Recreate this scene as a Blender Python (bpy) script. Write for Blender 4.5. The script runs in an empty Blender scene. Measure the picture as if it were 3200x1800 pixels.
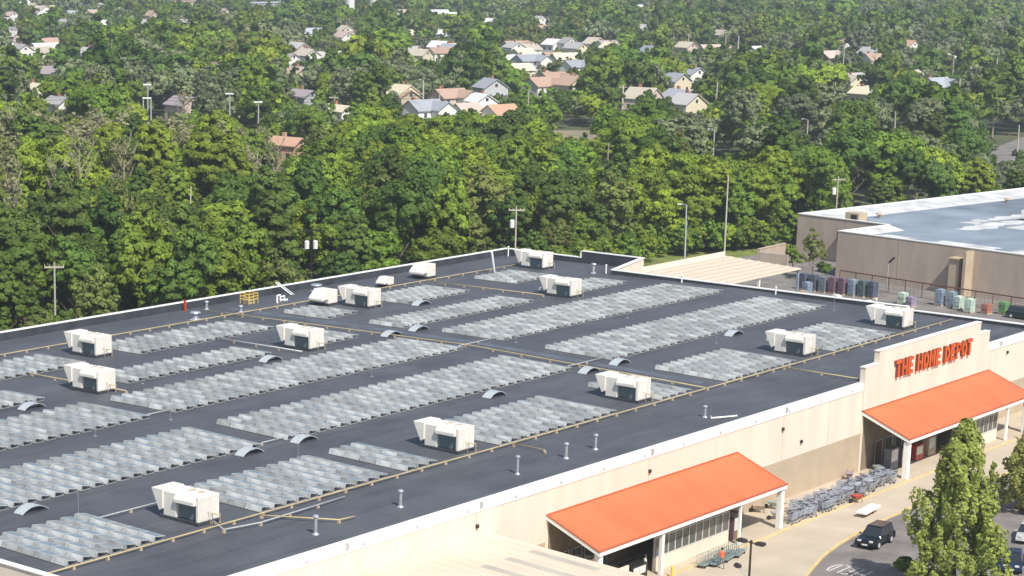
import bpy, bmesh, math, random
import numpy as np
from mathutils import Vector, Matrix
R = random.Random(7)
NP = np.random.default_rng(11)
PI = math.pi
scene = bpy.context.scene
COL = scene.collection

# ------------------------------------------------------------------ materials
def nodes_of(m):
    m.use_nodes = True
    nt = m.node_tree
    return nt, nt.nodes, nt.links, nt.nodes['Principled BSDF']

def mat(name, col, rough=0.7, metal=0.0, var=0.12, scale=3.0, bump=0.0, detail=4.0, spec=0.5, objvar=0.0, stretch=None):
    """Principled material whose colour wanders a little with a noise in object space."""
    m = bpy.data.materials.new(name)
    nt, N, L, b = nodes_of(m)
    b.inputs['Roughness'].default_value = rough
    b.inputs['Metallic'].default_value = metal
    b.inputs['Specular IOR Level'].default_value = spec
    tc = N.new('ShaderNodeTexCoord')
    vec = tc.outputs['Object']
    if stretch:
        mp = N.new('ShaderNodeMapping'); mp.inputs['Scale'].default_value = stretch
        L.new(vec, mp.inputs['Vector']); vec = mp.outputs['Vector']
    nz = N.new('ShaderNodeTexNoise'); nz.inputs['Scale'].default_value = scale; nz.inputs['Detail'].default_value = detail
    L.new(vec, nz.inputs['Vector'])
    mr = N.new('ShaderNodeMapRange'); mr.inputs['From Min'].default_value = 0.3; mr.inputs['From Max'].default_value = 0.7
    mr.inputs['To Min'].default_value = 1 - var; mr.inputs['To Max'].default_value = 1 + var
    L.new(nz.outputs['Fac'], mr.inputs['Value'])
    val = mr.outputs['Result']
    if objvar:
        oi = N.new('ShaderNodeObjectInfo')
        m2 = N.new('ShaderNodeMapRange'); m2.inputs['To Min'].default_value = 1 - objvar; m2.inputs['To Max'].default_value = 1 + objvar
        L.new(oi.outputs['Random'], m2.inputs['Value'])
        mu = N.new('ShaderNodeMath'); mu.operation = 'MULTIPLY'
        L.new(val, mu.inputs[0]); L.new(m2.outputs['Result'], mu.inputs[1]); val = mu.outputs[0]
    hs = N.new('ShaderNodeHueSaturation'); hs.inputs['Color'].default_value = (*col, 1)
    L.new(val, hs.inputs['Value']); L.new(hs.outputs['Color'], b.inputs['Base Color'])
    if bump:
        bp = N.new('ShaderNodeBump'); bp.inputs['Strength'].default_value = bump; bp.inputs['Distance'].default_value = 0.05
        L.new(nz.outputs['Fac'], bp.inputs['Height']); L.new(bp.outputs['Normal'], b.inputs['Normal'])
    return m

def glass(name, col, rough=0.08):
    m = bpy.data.materials.new(name)
    nt, N, L, b = nodes_of(m)
    nz = N.new('ShaderNodeTexNoise'); nz.inputs['Scale'].default_value = 0.8
    cr = N.new('ShaderNodeMapRange'); cr.inputs['To Min'].default_value = 0.7; cr.inputs['To Max'].default_value = 1.3
    hs = N.new('ShaderNodeHueSaturation'); hs.inputs['Color'].default_value = (*col, 1)
    tc = N.new('ShaderNodeTexCoord'); L.new(tc.outputs['Object'], nz.inputs['Vector'])
    L.new(nz.outputs['Fac'], cr.inputs['Value']); L.new(cr.outputs['Result'], hs.inputs['Value'])
    L.new(hs.outputs['Color'], b.inputs['Base Color'])
    b.inputs['Roughness'].default_value = rough
    b.inputs['Specular IOR Level'].default_value = 0.7
    return m

def roof_membrane():
    """dark rolled roofing: lap seams every 3 m, faint stains, scuffs."""
    m = bpy.data.materials.new('roof_membrane')
    nt, N, L, b = nodes_of(m)
    b.inputs['Roughness'].default_value = 0.62
    tc = N.new('ShaderNodeTexCoord')
    n1 = N.new('ShaderNodeTexNoise'); n1.inputs['Scale'].default_value = 0.13; n1.inputs['Detail'].default_value = 6; n1.inputs['Roughness'].default_value = 0.65
    L.new(tc.outputs['Object'], n1.inputs['Vector'])
    mp = N.new('ShaderNodeMapping'); mp.inputs['Scale'].default_value = (0.25, 1.6, 1)
    L.new(tc.outputs['Object'], mp.inputs['Vector'])
    n2 = N.new('ShaderNodeTexNoise'); n2.inputs['Scale'].default_value = 0.8; n2.inputs['Detail'].default_value = 5
    L.new(mp.outputs['Vector'], n2.inputs['Vector'])
    br = N.new('ShaderNodeTexBrick')
    br.inputs['Scale'].default_value = 1.0; br.inputs['Mortar Size'].default_value = 0.06; br.inputs['Brick Width'].default_value = 30.0
    br.inputs['Row Height'].default_value = 3.05; br.inputs['Mortar Smooth'].default_value = 0.3
    br.inputs['Color1'].default_value = (1, 1, 1, 1); br.inputs['Color2'].default_value = (0.80, 0.81, 0.83, 1); br.inputs['Mortar'].default_value = (0.58, 0.57, 0.55, 1)
    L.new(tc.outputs['Object'], br.inputs['Vector'])
    cr = N.new('ShaderNodeValToRGB')
    cr.color_ramp.elements[0].position = 0.32; cr.color_ramp.elements[0].color = (0.066, 0.070, 0.080, 1)
    cr.color_ramp.elements[1].position = 0.72; cr.color_ramp.elements[1].color = (0.104, 0.108, 0.120, 1)
    e = cr.color_ramp.elements.new(0.86); e.color = (0.150, 0.135, 0.118, 1)
    L.new(n1.outputs['Fac'], cr.inputs['Fac'])
    mr = N.new('ShaderNodeMapRange'); mr.inputs['To Min'].default_value = 0.70; mr.inputs['To Max'].default_value = 1.30
    L.new(n2.outputs['Fac'], mr.inputs['Value'])
    mx = N.new('ShaderNodeMix'); mx.data_type = 'RGBA'; mx.blend_type = 'MULTIPLY'; mx.inputs['Factor'].default_value = 0.8
    L.new(cr.outputs['Color'], mx.inputs['A']); L.new(br.outputs['Color'], mx.inputs['B'])
    hs = N.new('ShaderNodeHueSaturation'); L.new(mx.outputs['Result'], hs.inputs['Color']); L.new(mr.outputs['Result'], hs.inputs['Value'])
    L.new(hs.outputs['Color'], b.inputs['Base Color'])
    return m

def leaf_mat(name, col, hue=0.014, val=0.25, trans=0.3):
    m = bpy.data.materials.new(name)
    nt, N, L, b = nodes_of(m)
    b.inputs['Roughness'].default_value = 0.6
    b.inputs['Specular IOR Level'].default_value = 0.25
    oi = N.new('ShaderNodeObjectInfo')
    geo = N.new('ShaderNodeNewGeometry')
    tc = N.new('ShaderNodeTexCoord')
    nz = N.new('ShaderNodeTexNoise'); nz.inputs['Scale'].default_value = 0.45; nz.inputs['Detail'].default_value = 2
    L.new(tc.outputs['Object'], nz.inputs['Vector'])
    hs = N.new('ShaderNodeHueSaturation'); hs.inputs['Color'].default_value = (*col, 1)
    h1 = N.new('ShaderNodeMapRange'); h1.inputs['To Min'].default_value = 0.5 - hue; h1.inputs['To Max'].default_value = 0.5 + hue
    L.new(oi.outputs['Random'], h1.inputs['Value']); L.new(h1.outputs['Result'], hs.inputs['Hue'])
    v0 = N.new('ShaderNodeMath'); v0.operation = 'MULTIPLY_ADD'; v0.inputs[1].default_value = 7.31; v0.inputs[2].default_value = 0.0
    L.new(oi.outputs['Random'], v0.inputs[0])
    fr = N.new('ShaderNodeMath'); fr.operation = 'FRACT'; L.new(v0.outputs[0], fr.inputs[0])
    v1 = N.new('ShaderNodeMapRange'); v1.inputs['To Min'].default_value = 1 - val; v1.inputs['To Max'].default_value = 1 + val
    L.new(fr.outputs[0], v1.inputs['Value'])
    v2 = N.new('ShaderNodeMapRange'); v2.inputs['From Min'].default_value = 0.3; v2.inputs['From Max'].default_value = 0.7; v2.inputs['To Min'].default_value = 0.65; v2.inputs['To Max'].default_value = 1.35
    L.new(nz.outputs['Fac'], v2.inputs['Value'])
    v3 = N.new('ShaderNodeMapRange'); v3.inputs['To Min'].default_value = 0.88; v3.inputs['To Max'].default_value = 1.12
    L.new(geo.outputs['Random Per Island'], v3.inputs['Value'])
    a = N.new('ShaderNodeMath'); a.operation = 'MULTIPLY'; L.new(v1.outputs['Result'], a.inputs[0]); L.new(v2.outputs['Result'], a.inputs[1])
    c = N.new('ShaderNodeMath'); c.operation = 'MULTIPLY'; L.new(a.outputs[0], c.inputs[0]); L.new(v3.outputs['Result'], c.inputs[1])
    L.new(c.outputs[0], hs.inputs['Value'])
    L.new(hs.outputs['Color'], b.inputs['Base Color'])
    tr = N.new('ShaderNodeBsdfTranslucent'); L.new(hs.outputs['Color'], tr.inputs['Color'])
    ms = N.new('ShaderNodeMixShader'); ms.inputs['Fac'].default_value = trans
    L.new(b.outputs['BSDF'], ms.inputs[1]); L.new(tr.outputs['BSDF'], ms.inputs[2])
    L.new(ms.outputs['Shader'], N['Material Output'].inputs['Surface'])
    return m

def ground_mat():
    m = bpy.data.materials.new('rough_ground')
    nt, N, L, b = nodes_of(m)
    b.inputs['Roughness'].default_value = 0.95
    tc = N.new('ShaderNodeTexCoord')
    n1 = N.new('ShaderNodeTexNoise'); n1.inputs['Scale'].default_value = 0.02; n1.inputs['Detail'].default_value = 8
    L.new(tc.outputs['Object'], n1.inputs['Vector'])
    cr = N.new('ShaderNodeValToRGB')
    cr.color_ramp.elements[0].position = 0.35; cr.color_ramp.elements[0].color = (0.035, 0.055, 0.014, 1)
    cr.color_ramp.elements[1].position = 0.7; cr.color_ramp.elements[1].color = (0.13, 0.125, 0.06, 1)
    L.new(n1.outputs['Fac'], cr.inputs['Fac'])
    n2 = N.new('ShaderNodeTexNoise'); n2.inputs['Scale'].default_value = 1.2; n2.inputs['Detail'].default_value = 4
    L.new(tc.outputs['Object'], n2.inputs['Vector'])
    mr = N.new('ShaderNodeMapRange'); mr.inputs['To Min'].default_value = 0.6; mr.inputs['To Max'].default_value = 1.4
    L.new(n2.outputs['Fac'], mr.inputs['Value'])
    hs = N.new('ShaderNodeHueSaturation'); L.new(cr.outputs['Color'], hs.inputs['Color']); L.new(mr.outputs['Result'], hs.inputs['Value'])
    L.new(hs.outputs['Color'], b.inputs['Base Color'])
    return m

def panel_glass():
    m = bpy.data.materials.new('panel_glass')
    nt, N, L, b = nodes_of(m)
    b.inputs['Roughness'].default_value = 0.28
    b.inputs['Specular IOR Level'].default_value = 0.6
    tc = N.new('ShaderNodeTexCoord')
    br = N.new('ShaderNodeTexBrick'); br.offset = 0.0
    br.inputs['Scale'].default_value = 1.0; br.inputs['Brick Width'].default_value = 0.16; br.inputs['Row Height'].default_value = 0.16
    br.inputs['Mortar Size'].default_value = 0.012
    br.inputs['Color1'].default_value = (0.135, 0.160, 0.180, 1); br.inputs['Color2'].default_value = (0.165, 0.185, 0.20, 1); br.inputs['Mortar'].default_value = (0.32, 0.33, 0.33, 1)
    L.new(tc.outputs['Object'], br.inputs['Vector'])
    oi = N.new('ShaderNodeObjectInfo')
    cr = N.new('ShaderNodeValToRGB')
    cr.color_ramp.elements[0].color = (0.80, 1.03, 1.20, 1); cr.color_ramp.elements[1].color = (1.35, 1.25, 1.08, 1)
    e = cr.color_ramp.elements.new(0.5); e.color = (1.0, 1.02, 1.0, 1)
    L.new(oi.outputs['Random'], cr.inputs['Fac'])
    mx = N.new('ShaderNodeMix'); mx.data_type = 'RGBA'; mx.blend_type = 'MULTIPLY'; mx.inputs['Factor'].default_value = 1
    L.new(br.outputs['Color'], mx.inputs['A']); L.new(cr.outputs['Color'], mx.inputs['B'])
    L.new(mx.outputs['Result'], b.inputs['Base Color'])
    return m

M = {}
M['membrane'] = roof_membrane()
M['flashing'] = mat('dark_flashing', (0.042, 0.046, 0.055), 0.6, var=0.3, scale=0.5, stretch=(1, 1, 0.2))
M['cream'] = mat('cream_stucco', (0.735, 0.625, 0.505), 0.9, var=0.07, scale=0.5, stretch=(1, 1, .18), bump=0.12)
M['tan'] = mat('tan_wainscot', (0.47, 0.37, 0.255), 0.9, var=0.09, scale=0.4, bump=0.15)
M['coping'] = mat('white_coping', (0.83, 0.81, 0.76), 0.45, var=0.05, scale=0.3)
M['lowroof'] = mat('cream_metal_roof', (0.72, 0.58, 0.44), 0.6, var=0.07, scale=0.25)
M['shedribshade'] = mat('shed_rib_shade', (0.50, 0.40, 0.30), 0.6, var=0.1)  # darker than the roof sheet: shading of the corrugations put into the colour
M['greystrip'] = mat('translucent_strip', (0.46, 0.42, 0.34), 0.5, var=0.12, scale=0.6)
M['trim'] = mat('dark_orange_trim', (0.46, 0.12, 0.05), 0.5)
M['orange'] = mat('orange_canopy', (0.84, 0.155, 0.055), 0.5, var=0.10, scale=0.3, stretch=(2.0, 0.3, 1))
M['orange_letter'] = mat('orange_sign', (0.64, 0.105, 0.012), 0.45, var=0.05)
M['letter_side_shade'] = mat('letter_return_shade', (0.20, 0.035, 0.012), 0.5, var=0.1)  # letter sides coloured dark to stand for the shadow edging each letter
M['dark'] = mat('dark_interior', (0.03, 0.027, 0.025), 0.9, var=0.3)
M['winglass'] = glass('shop_glass', (0.10, 0.10, 0.085))
M['winframe'] = mat('window_frame', (0.55, 0.53, 0.47), 0.5, var=0.05)
M['white'] = mat('white_paint', (0.80, 0.79, 0.76), 0.5, var=0.05)
M['unit'] = mat('unit_cream_metal', (0.74, 0.70, 0.625), 0.5, var=0.06, scale=0.8, objvar=0.06)
M['coil'] = mat('condenser_coil', (0.13, 0.17, 0.18), 0.5, var=0.2, scale=14, stretch=(0.05, 1, 0.3))
M['skylight'] = mat('grey_skylight', (0.42, 0.46, 0.47), 0.35, var=0.08)
M['yellow'] = mat('yellow_pipe', (0.48, 0.38, 0.20), 0.6, var=0.15, scale=0.6)
M['yellow_bright'] = mat('yellow_paint', (0.72, 0.52, 0.10), 0.6, var=0.15)
M['steel'] = mat('galvanised_steel', (0.50, 0.52, 0.54), 0.4, metal=0.5, var=0.1)
M['alu'] = mat('aluminium', (0.66, 0.67, 0.66), 0.35, metal=0.3, var=0.06)
M['ballast'] = mat('white_deflector', (0.41, 0.418, 0.40), 0.45, var=0.22, scale=1.6, objvar=0.34)
M['conduit'] = mat('pale_conduit', (0.42, 0.42, 0.41), 0.5)
M['pglass'] = panel_glass()
M['strip'] = mat('expansion_strip', (0.098, 0.110, 0.128), 0.55, var=0.2, scale=0.5)
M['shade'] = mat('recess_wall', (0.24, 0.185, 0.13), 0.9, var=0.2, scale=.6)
M['red'] = mat('red_paint', (0.45, 0.06, 0.03), 0.5)
M['asphalt'] = mat('asphalt', (0.20, 0.18, 0.163), 0.9, var=0.26, scale=0.3, detail=8, bump=0.1)
M['concrete'] = mat('pavement_concrete', (0.50, 0.42, 0.31), 0.9, var=0.10, scale=0.3, detail=7, bump=0.1)
M['kerb'] = mat('kerb_paint', (0.66, 0.48, 0.22), 0.8, var=0.15, scale=0.8)
M['marking'] = mat('road_marking', (0.62, 0.60, 0.55), 0.8, var=0.2, scale=3)
M['ground'] = ground_mat()
M['grass'] = mat('mown_grass', (0.16, 0.19, 0.04), 0.95, var=0.3, scale=0.5, bump=0.3)
M['bare'] = mat('bare_earth', (0.25, 0.205, 0.135), 0.95, var=0.2, scale=0.2)
M['warewall'] = mat('tan_concrete_wall', (0.46, 0.37, 0.29), 0.95, var=0.11, scale=0.5, stretch=(1, 1, 0.3), bump=0.2)
M['blueroof'] = mat('blue_grey_roof', (0.20, 0.235, 0.27), 0.6, var=0.40, scale=0.08, detail=6)
M['whiteroof'] = mat('white_roof_coating', (0.56, 0.56, 0.54), 0.7, var=0.30, scale=0.3)
M['bark'] = mat('bark', (0.16, 0.12, 0.085), 0.95, var=0.3, scale=2, stretch=(1, 1, 0.3))
M['palebark'] = mat('pale_bark', (0.33, 0.29, 0.21), 0.9, var=0.2, scale=2, stretch=(1, 1, 0.3))
M['pole'] = mat('weathered_pole', (0.47, 0.43, 0.35), 0.8, var=0.15, objvar=0.25)
M['palepole'] = mat('pale_grey_pole', (0.42, 0.43, 0.41), 0.6, var=0.08)
M['black'] = mat('black_metal', (0.018, 0.016, 0.016), 0.5, var=0.1)
M['brownmetal'] = mat('bronze_lamp_metal', (0.035, 0.026, 0.022), 0.45, var=0.1)
M['rubber'] = mat('tyre_rubber', (0.015, 0.015, 0.016), 0.85)
M['wire'] = mat('trolley_wire', (0.40, 0.42, 0.48), 0.4, metal=0.15, var=0.1, objvar=0.2)
M['teal'] = mat('lumber_cart_frame', (0.33, 0.40, 0.39), 0.45, metal=0.3, var=0.1)
M['cable'] = mat('black_cable', (0.02, 0.02, 0.02), 0.7)
M['lampface'] = mat('lamp_lens', (0.6, 0.6, 0.58), 0.3)
M['skin'] = mat('skin', (0.45, 0.27, 0.19), 0.6, var=0.05)
M['hair'] = mat('dark_hair', (0.03, 0.02, 0.015), 0.7)
M['fencered'] = mat('rusty_red_rail', (0.15, 0.065, 0.05), 0.7)
M['fence'] = mat('mesh_fence', (0.20, 0.18, 0.15), 0.7)
LEAF = {
 'bright': leaf_mat('leaf_bright_green', (0.225, 0.300, 0.026)),
 'mid': leaf_mat('leaf_mid_green', (0.165, 0.244, 0.026)),
 'deep': leaf_mat('leaf_deep_green', (0.102, 0.168, 0.026)),
 'sage': leaf_mat('leaf_grey_green', (0.190, 0.225, 0.105)),
 'olive': leaf_mat('leaf_olive', (0.170, 0.198, 0.045)),
 'twig': leaf_mat('leaf_brown_twigs', (0.275, 0.272, 0.13), trans=0.15),
}
HW = {'w': mat('house_white', (0.78, 0.76, 0.70), 0.8, objvar=0.06), 'c': mat('house_cream', (0.72, 0.63, 0.45), 0.8, objvar=0.06), 'k': mat('house_grey', (0.50, 0.50, 0.50), 0.8, objvar=0.1),
      'p': mat('house_pink_tan', (0.62, 0.48, 0.40), 0.8, objvar=0.08), 't': mat('house_tan', (0.50, 0.40, 0.29), 0.8, objvar=0.08), 'r': mat('house_brick', (0.35, 0.15, 0.10), 0.9, var=0.2, objvar=0.1), 'o': mat('house_orange_clay', (0.55, 0.34, 0.22), 0.9, objvar=0.08)}
HR = {'g': mat('roof_grey', (0.40, 0.385, 0.37), 0.9, var=0.15, objvar=0.15), 's': mat('roof_slate', (0.34, 0.36, 0.39), 0.8, var=0.15, objvar=0.15), 'b': mat('roof_brown', (0.40, 0.27, 0.20), 0.9, var=0.15, objvar=0.15),
      'v': mat('roof_mauve', (0.32, 0.27, 0.28), 0.9, var=0.15, objvar=0.1), 'p': mat('roof_pinkish', (0.50, 0.39, 0.33), 0.9, var=0.15, objvar=0.1), 't': mat('roof_tan', (0.48, 0.42, 0.33), 0.9, var=0.15, objvar=0.1),
      'c': mat('roof_cream', (0.62, 0.55, 0.40), 0.9, var=0.1, objvar=0.1), 'o': mat('roof_orange', (0.50, 0.30, 0.20), 0.9, var=0.15, objvar=0.1), 'w': mat('roof_white', (0.70, 0.69, 0.66), 0.8, objvar=0.06)}
HWIN = glass('house_window', (0.05, 0.06, 0.07))
HDOOR = mat('house_door', (0.20, 0.10, 0.07), 0.6, objvar=0.3)

# ------------------------------------------------------------------ mesh builder
class MB:
    def __init__(s): s.v = []; s.f = []; s.m = []
    def add(s, vs, fs, mi=0):
        o = len(s.v); s.v += [tuple(p) for p in vs]
        for f in fs: s.f.append(tuple(i + o for i in f)); s.m.append(mi)
        return s
    def box(s, x0, x1, y0, y1, z0, z1, mi=0):
        vs = [(x0, y0, z0), (x1, y0, z0), (x1, y1, z0), (x0, y1, z0), (x0, y0, z1), (x1, y0, z1), (x1, y1, z1), (x0, y1, z1)]
        return s.add(vs, [(3, 2, 1, 0), (4, 5, 6, 7), (0, 1, 5, 4), (1, 2, 6, 5), (2, 3, 7, 6), (3, 0, 4, 7)], mi)
    def hexa(s, p, mi=0):
        return s.add(p, [(3, 2, 1, 0), (4, 5, 6, 7), (0, 1, 5, 4), (1, 2, 6, 5), (2, 3, 7, 6), (3, 0, 4, 7)], mi)
    def prism(s, poly, a0, a1, axis='y', mi=0):
        """poly of 2-D points extruded along axis; poly coordinates are the other two axes in xyz order."""
        n = len(poly)
        def P(p, a):
            if axis == 'x': return (a, p[0], p[1])
            if axis == 'y': return (p[0], a, p[1])
            return (p[0], p[1], a)
        vs = [P(p, a0) for p in poly] + [P(p, a1) for p in poly]
        fs = [tuple(range(n)), tuple(range(2 * n - 1, n - 1, -1))] + [(i, i + n, (i + 1) % n + n, (i + 1) % n) for i in range(n)]
        return s.add(vs, fs, mi)
    def tube(s, pts, r, seg=8, mi=0, r1=None, cap=True):
        pts = [Vector(p) for p in pts]; n = len(pts); rings = []
        for i, p in enumerate(pts):
            d = (pts[min(i + 1, n - 1)] - pts[max(i - 1, 0)]).normalized()
            u = d.cross(Vector((0, 0, 1)));
            if u.length < 1e-4: u = Vector((1, 0, 0))
            u.normalize(); w = d.cross(u)
            rr = r if r1 is None else r + (r1 - r) * i / (n - 1)
            rings.append([p + (u * math.cos(2 * PI * k / seg) + w * math.sin(2 * PI * k / seg)) * rr for k in range(seg)])
        vs = [q for g in rings for q in g]; fs = []
        for i in range(n - 1):
            for k in range(seg):
                a = i * seg + k; b = i * seg + (k + 1) % seg
                fs.append((a, b, b + seg, a + seg))
        if cap: fs += [tuple(range(seg - 1, -1, -1)), tuple(range((n - 1) * seg, n * seg))]
        return s.add(vs, fs, mi)
    def lathe(s, prof, c=(0, 0), seg=12, mi=0):
        vs = []; fs = []; n = len(prof)
        for r, z in prof:
            for k in range(seg):
                a = 2 * PI * k / seg; vs.append((c[0] + r * math.cos(a), c[1] + r * math.sin(a), z))
        for i in range(n - 1):
            for k in range(seg):
                a = i * seg + k; b = i * seg + (k + 1) % seg; fs.append((a, b, b + seg, a + seg))
        fs += [tuple(range(seg - 1, -1, -1)), tuple(range((n - 1) * seg, n * seg))]
        return s.add(vs, fs, mi)
    def mesh(s, name, mats, smooth=False):
        me = bpy.data.meshes.new(name); me.from_pydata(s.v, [], s.f)
        for m in (mats if isinstance(mats, (list, tuple)) else [mats]): me.materials.append(m)
        me.polygons.foreach_set('material_index', s.m)
        bm = bmesh.new(); bm.from_mesh(me); bmesh.ops.recalc_face_normals(bm, faces=bm.faces); bm.to_mesh(me); bm.free()
        if smooth: me.shade_smooth()
        me.update(); return me

def link(name, data, parent=None, loc=None, rot=None):
    o = bpy.data.objects.new(name, data); COL.objects.link(o)
    if parent: o.parent = parent
    if loc: o.location = loc
    if rot: o.rotation_euler = rot
    return o
def part(name, mb, mats, parent, smooth=False, bevel=0.0, loc=None, rot=None, label=None):
    me = mb.mesh(name, mats, smooth) if isinstance(mb, MB) else mb
    o = link(name, me, parent, loc, rot)
    if bevel:
        b = o.modifiers.new('bevel', 'BEVEL'); b.width = bevel; b.segments = 2; b.limit_method = 'ANGLE'
    if label: o['label'] = label
    return o
def tag(o, label, cat, group=None):
    o['label'] = label; o['category'] = cat
    if group: o['group'] = group
    return o
def thing(name, label, cat, loc=(0, 0, 0), rz=0.0, group=None):
    o = link(name, None, None, loc, (0, 0, rz)); o.empty_display_size = 0.3
    return tag(o, label, cat, group)
def struct(name, mb, mats):
    o = part(name, mb, mats, None); o['kind'] = 'structure'; return o
KIDS = {}
def kids(o):
    return [c for c in o.children]
def dup(root, loc, rz=None, label=None, rot=None, scale=None):
    r = root.copy(); COL.objects.link(r); r.location = loc
    if rz is not None: r.rotation_euler = (0, 0, rz)
    if rot is not None: r.rotation_euler = rot
    if scale is not None: r.scale = scale
    if label: r['label'] = label
    ks = KIDS.get(root.name)
    if ks is None:
        ks = KIDS[root.name] = [(c, kids(c)) for c in kids(root)]
    for c, gs in ks:
        d = c.copy(); COL.objects.link(d); d.parent = r
        for g in gs:
            h = g.copy(); COL.objects.link(h); h.parent = d
    return r
ORD = ['zeroth', 'first', 'second', 'third', 'fourth', 'fifth', 'sixth', 'seventh', 'eighth', 'ninth', 'tenth', 'eleventh', 'twelfth', 'thirteenth', 'fourteenth', 'fifteenth', 'sixteenth', 'seventeenth', 'eighteenth', 'nineteenth']
TENS = {20: 'twent', 30: 'thirt', 40: 'fort', 50: 'fift', 60: 'sixt', 70: 'sevent'}
def ordinal(n):
    if n < 20: return ORD[n]
    t = n // 10 * 10; u = n % 10
    return TENS[t] + ('ieth' if u == 0 else 'y-' + ORD[u])

EXPO = 0.2
HAZE = 0.00014
# ------------------------------------------------------------------ camera, light, world
CAM = Vector((0, 0, 50.0))
cd = bpy.data.cameras.new('camera'); cam = link('camera', cd, None, CAM, (1.3389664780, -0.0088474746, -0.8485652823))
cd.sensor_width = 36; cd.lens = 74.6377; cd.shift_x = 0.2014; cd.shift_y = 0.1552; cd.clip_start = 1; cd.clip_end = 12000
scene.camera = cam
AX = np.array([[0.66103447, -0.16670338, 0.73160332], [-0.75030338, -0.15834530, 0.64185015], [0.00884736, -0.97320951, -0.22974981]])
def proj(x, y, z):
    """image position (3200 x 1800) of a world point; used to thin the trees that would hide a house."""
    q = AX.T @ np.array([x, y, z - 50.0])
    return 955.48 + 6634.46 * q[0] / q[2], 1396.73 + 6634.46 * q[1] / q[2], q[2]
SUN_EL = math.radians(50); SUN_TO = Vector((-0.44, -0.90, 0)).normalized()
sv = Vector((SUN_TO.x * math.cos(SUN_EL), SUN_TO.y * math.cos(SUN_EL), math.sin(SUN_EL)))
ld = bpy.data.lights.new('sun', 'SUN'); ld.energy = 4.6; ld.angle = math.radians(0.5); ld.color = (1.0, 0.96, 0.90)
sun = link('sun', ld, None, (0, 0, 200)); sun.rotation_euler = sv.to_track_quat('Z', 'Y').to_euler()
w = bpy.data.worlds.new('World'); scene.world = w; w.use_nodes = True
bg = w.node_tree.nodes['Background']; sky = w.node_tree.nodes.new('ShaderNodeTexSky'); sky.sky_type = 'NISHITA'; sky.sun_disc = False
sky.sun_elevation = SUN_EL; sky.sun_rotation = math.atan2(SUN_TO.x, SUN_TO.y) % (2 * PI); sky.air_density = 1.0; sky.dust_density = 1.2
w.node_tree.links.new(sky.outputs['Color'], bg.inputs['Color']); bg.inputs['Strength'].default_value = 0.12
vs = scene.view_settings; vs.view_transform = 'Standard'; vs.look = 'None'; vs.gamma = 1.0; vs.exposure = EXPO; vs.use_curve_mapping = False

# ------------------------------------------------------------------ setting
GZ = -0.25
def sheet(name, poly, z, m):
    b = MB(); b.add([(x, y, z) for x, y in poly], [tuple(range(len(poly)))]); return struct(name, b, m)
sheet('ground', [(-900, -900), (7000, -900), (7000, 7000), (-900, 7000)], GZ - 0.03, M['ground'])
sheet('parking_lot', [(60, -10), (330, -10), (420, 60), (420, 158), (322, 178), (300, 181), (60, 181)], GZ, M['asphalt'])
sheet('grass_verge', [(241, 181.3), (300, 181.3), (322, 178), (420, 158), (430, 170), (336, 190), (300, 193), (241, 190)], GZ + 0.004, M['grass'])
sheet('road', [(470, 196), (500, 216), (531, 233), (580, 244), (640, 240), (640, 210), (575, 214), (520, 196), (480, 178)], GZ, M['asphalt'])
sheet('yard', [(446, 296), (478, 296), (510, 338), (494, 356), (468, 338)], GZ, M['bare'])
# pavement in front of the store: outer apron with a curving kerb, raised walkway against the wall
apron = [(128, 88), (128, 60), (140, 66.5), (146, 73.0), (150.0, 77.4), (152.94, 79.38), (155.7, 80.25), (160.0, 81.45), (164.2, 82.2), (170, 82.8), (175.1, 83.1), (184.0, 83.25), (190, 83.3), (194, 82.6), (200, 82.2), (222, 82.2), (240, 82.2), (240, 88)]
b = MB(); n = len(apron)
b.add([(x, y, -0.11) for x, y in apron] + [(x, y, GZ) for x, y in apron], [tuple(range(n))] + [(i, i + 1, i + 1 + n, i + n) for i in range(n - 1)])
struct('pavement', b, M['concrete'])
b = MB()
for i in range(1, n - 2):
    a = Vector((*apron[i], 0)); c = Vector((*apron[i + 1], 0)); t = (c - a).normalized(); nn = Vector((-t.y, t.x, 0))
    if nn.y < 0: nn = -nn
    a2 = a - nn * 0.03; c2 = c - nn * 0.03
    b.hexa([(a2.x, a2.y, GZ + 0.002), (c2.x, c2.y, GZ + 0.002), (c.x + nn.x * .2, c.y + nn.y * .2, GZ + 0.002), (a.x + nn.x * .2, a.y + nn.y * .2, GZ + 0.002),
            (a2.x, a2.y, -0.105), (c2.x, c2.y, -0.105), (c.x + nn.x * .2, c.y + nn.y * .2, -0.105), (a.x + nn.x * .2, a.y + nn.y * .2, -0.105)])
struct('kerb', b, M['kerb'])
b = MB(); b.box(128, 240, 87.95, 93.2, -0.2, 0.0); struct('walkway', b, M['concrete'])
b = MB(); b.box(128, 240, 87.80, 87.95, -0.2, 0.003); struct('walkway_edge', b, M['kerb'])
b = MB()
for x in np.arange(132, 238, 3.6): b.box(x, x + .03, 87.97, 93.1, 0.0, 0.003)
struct('walkway_joints', b, M['tan'])
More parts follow.
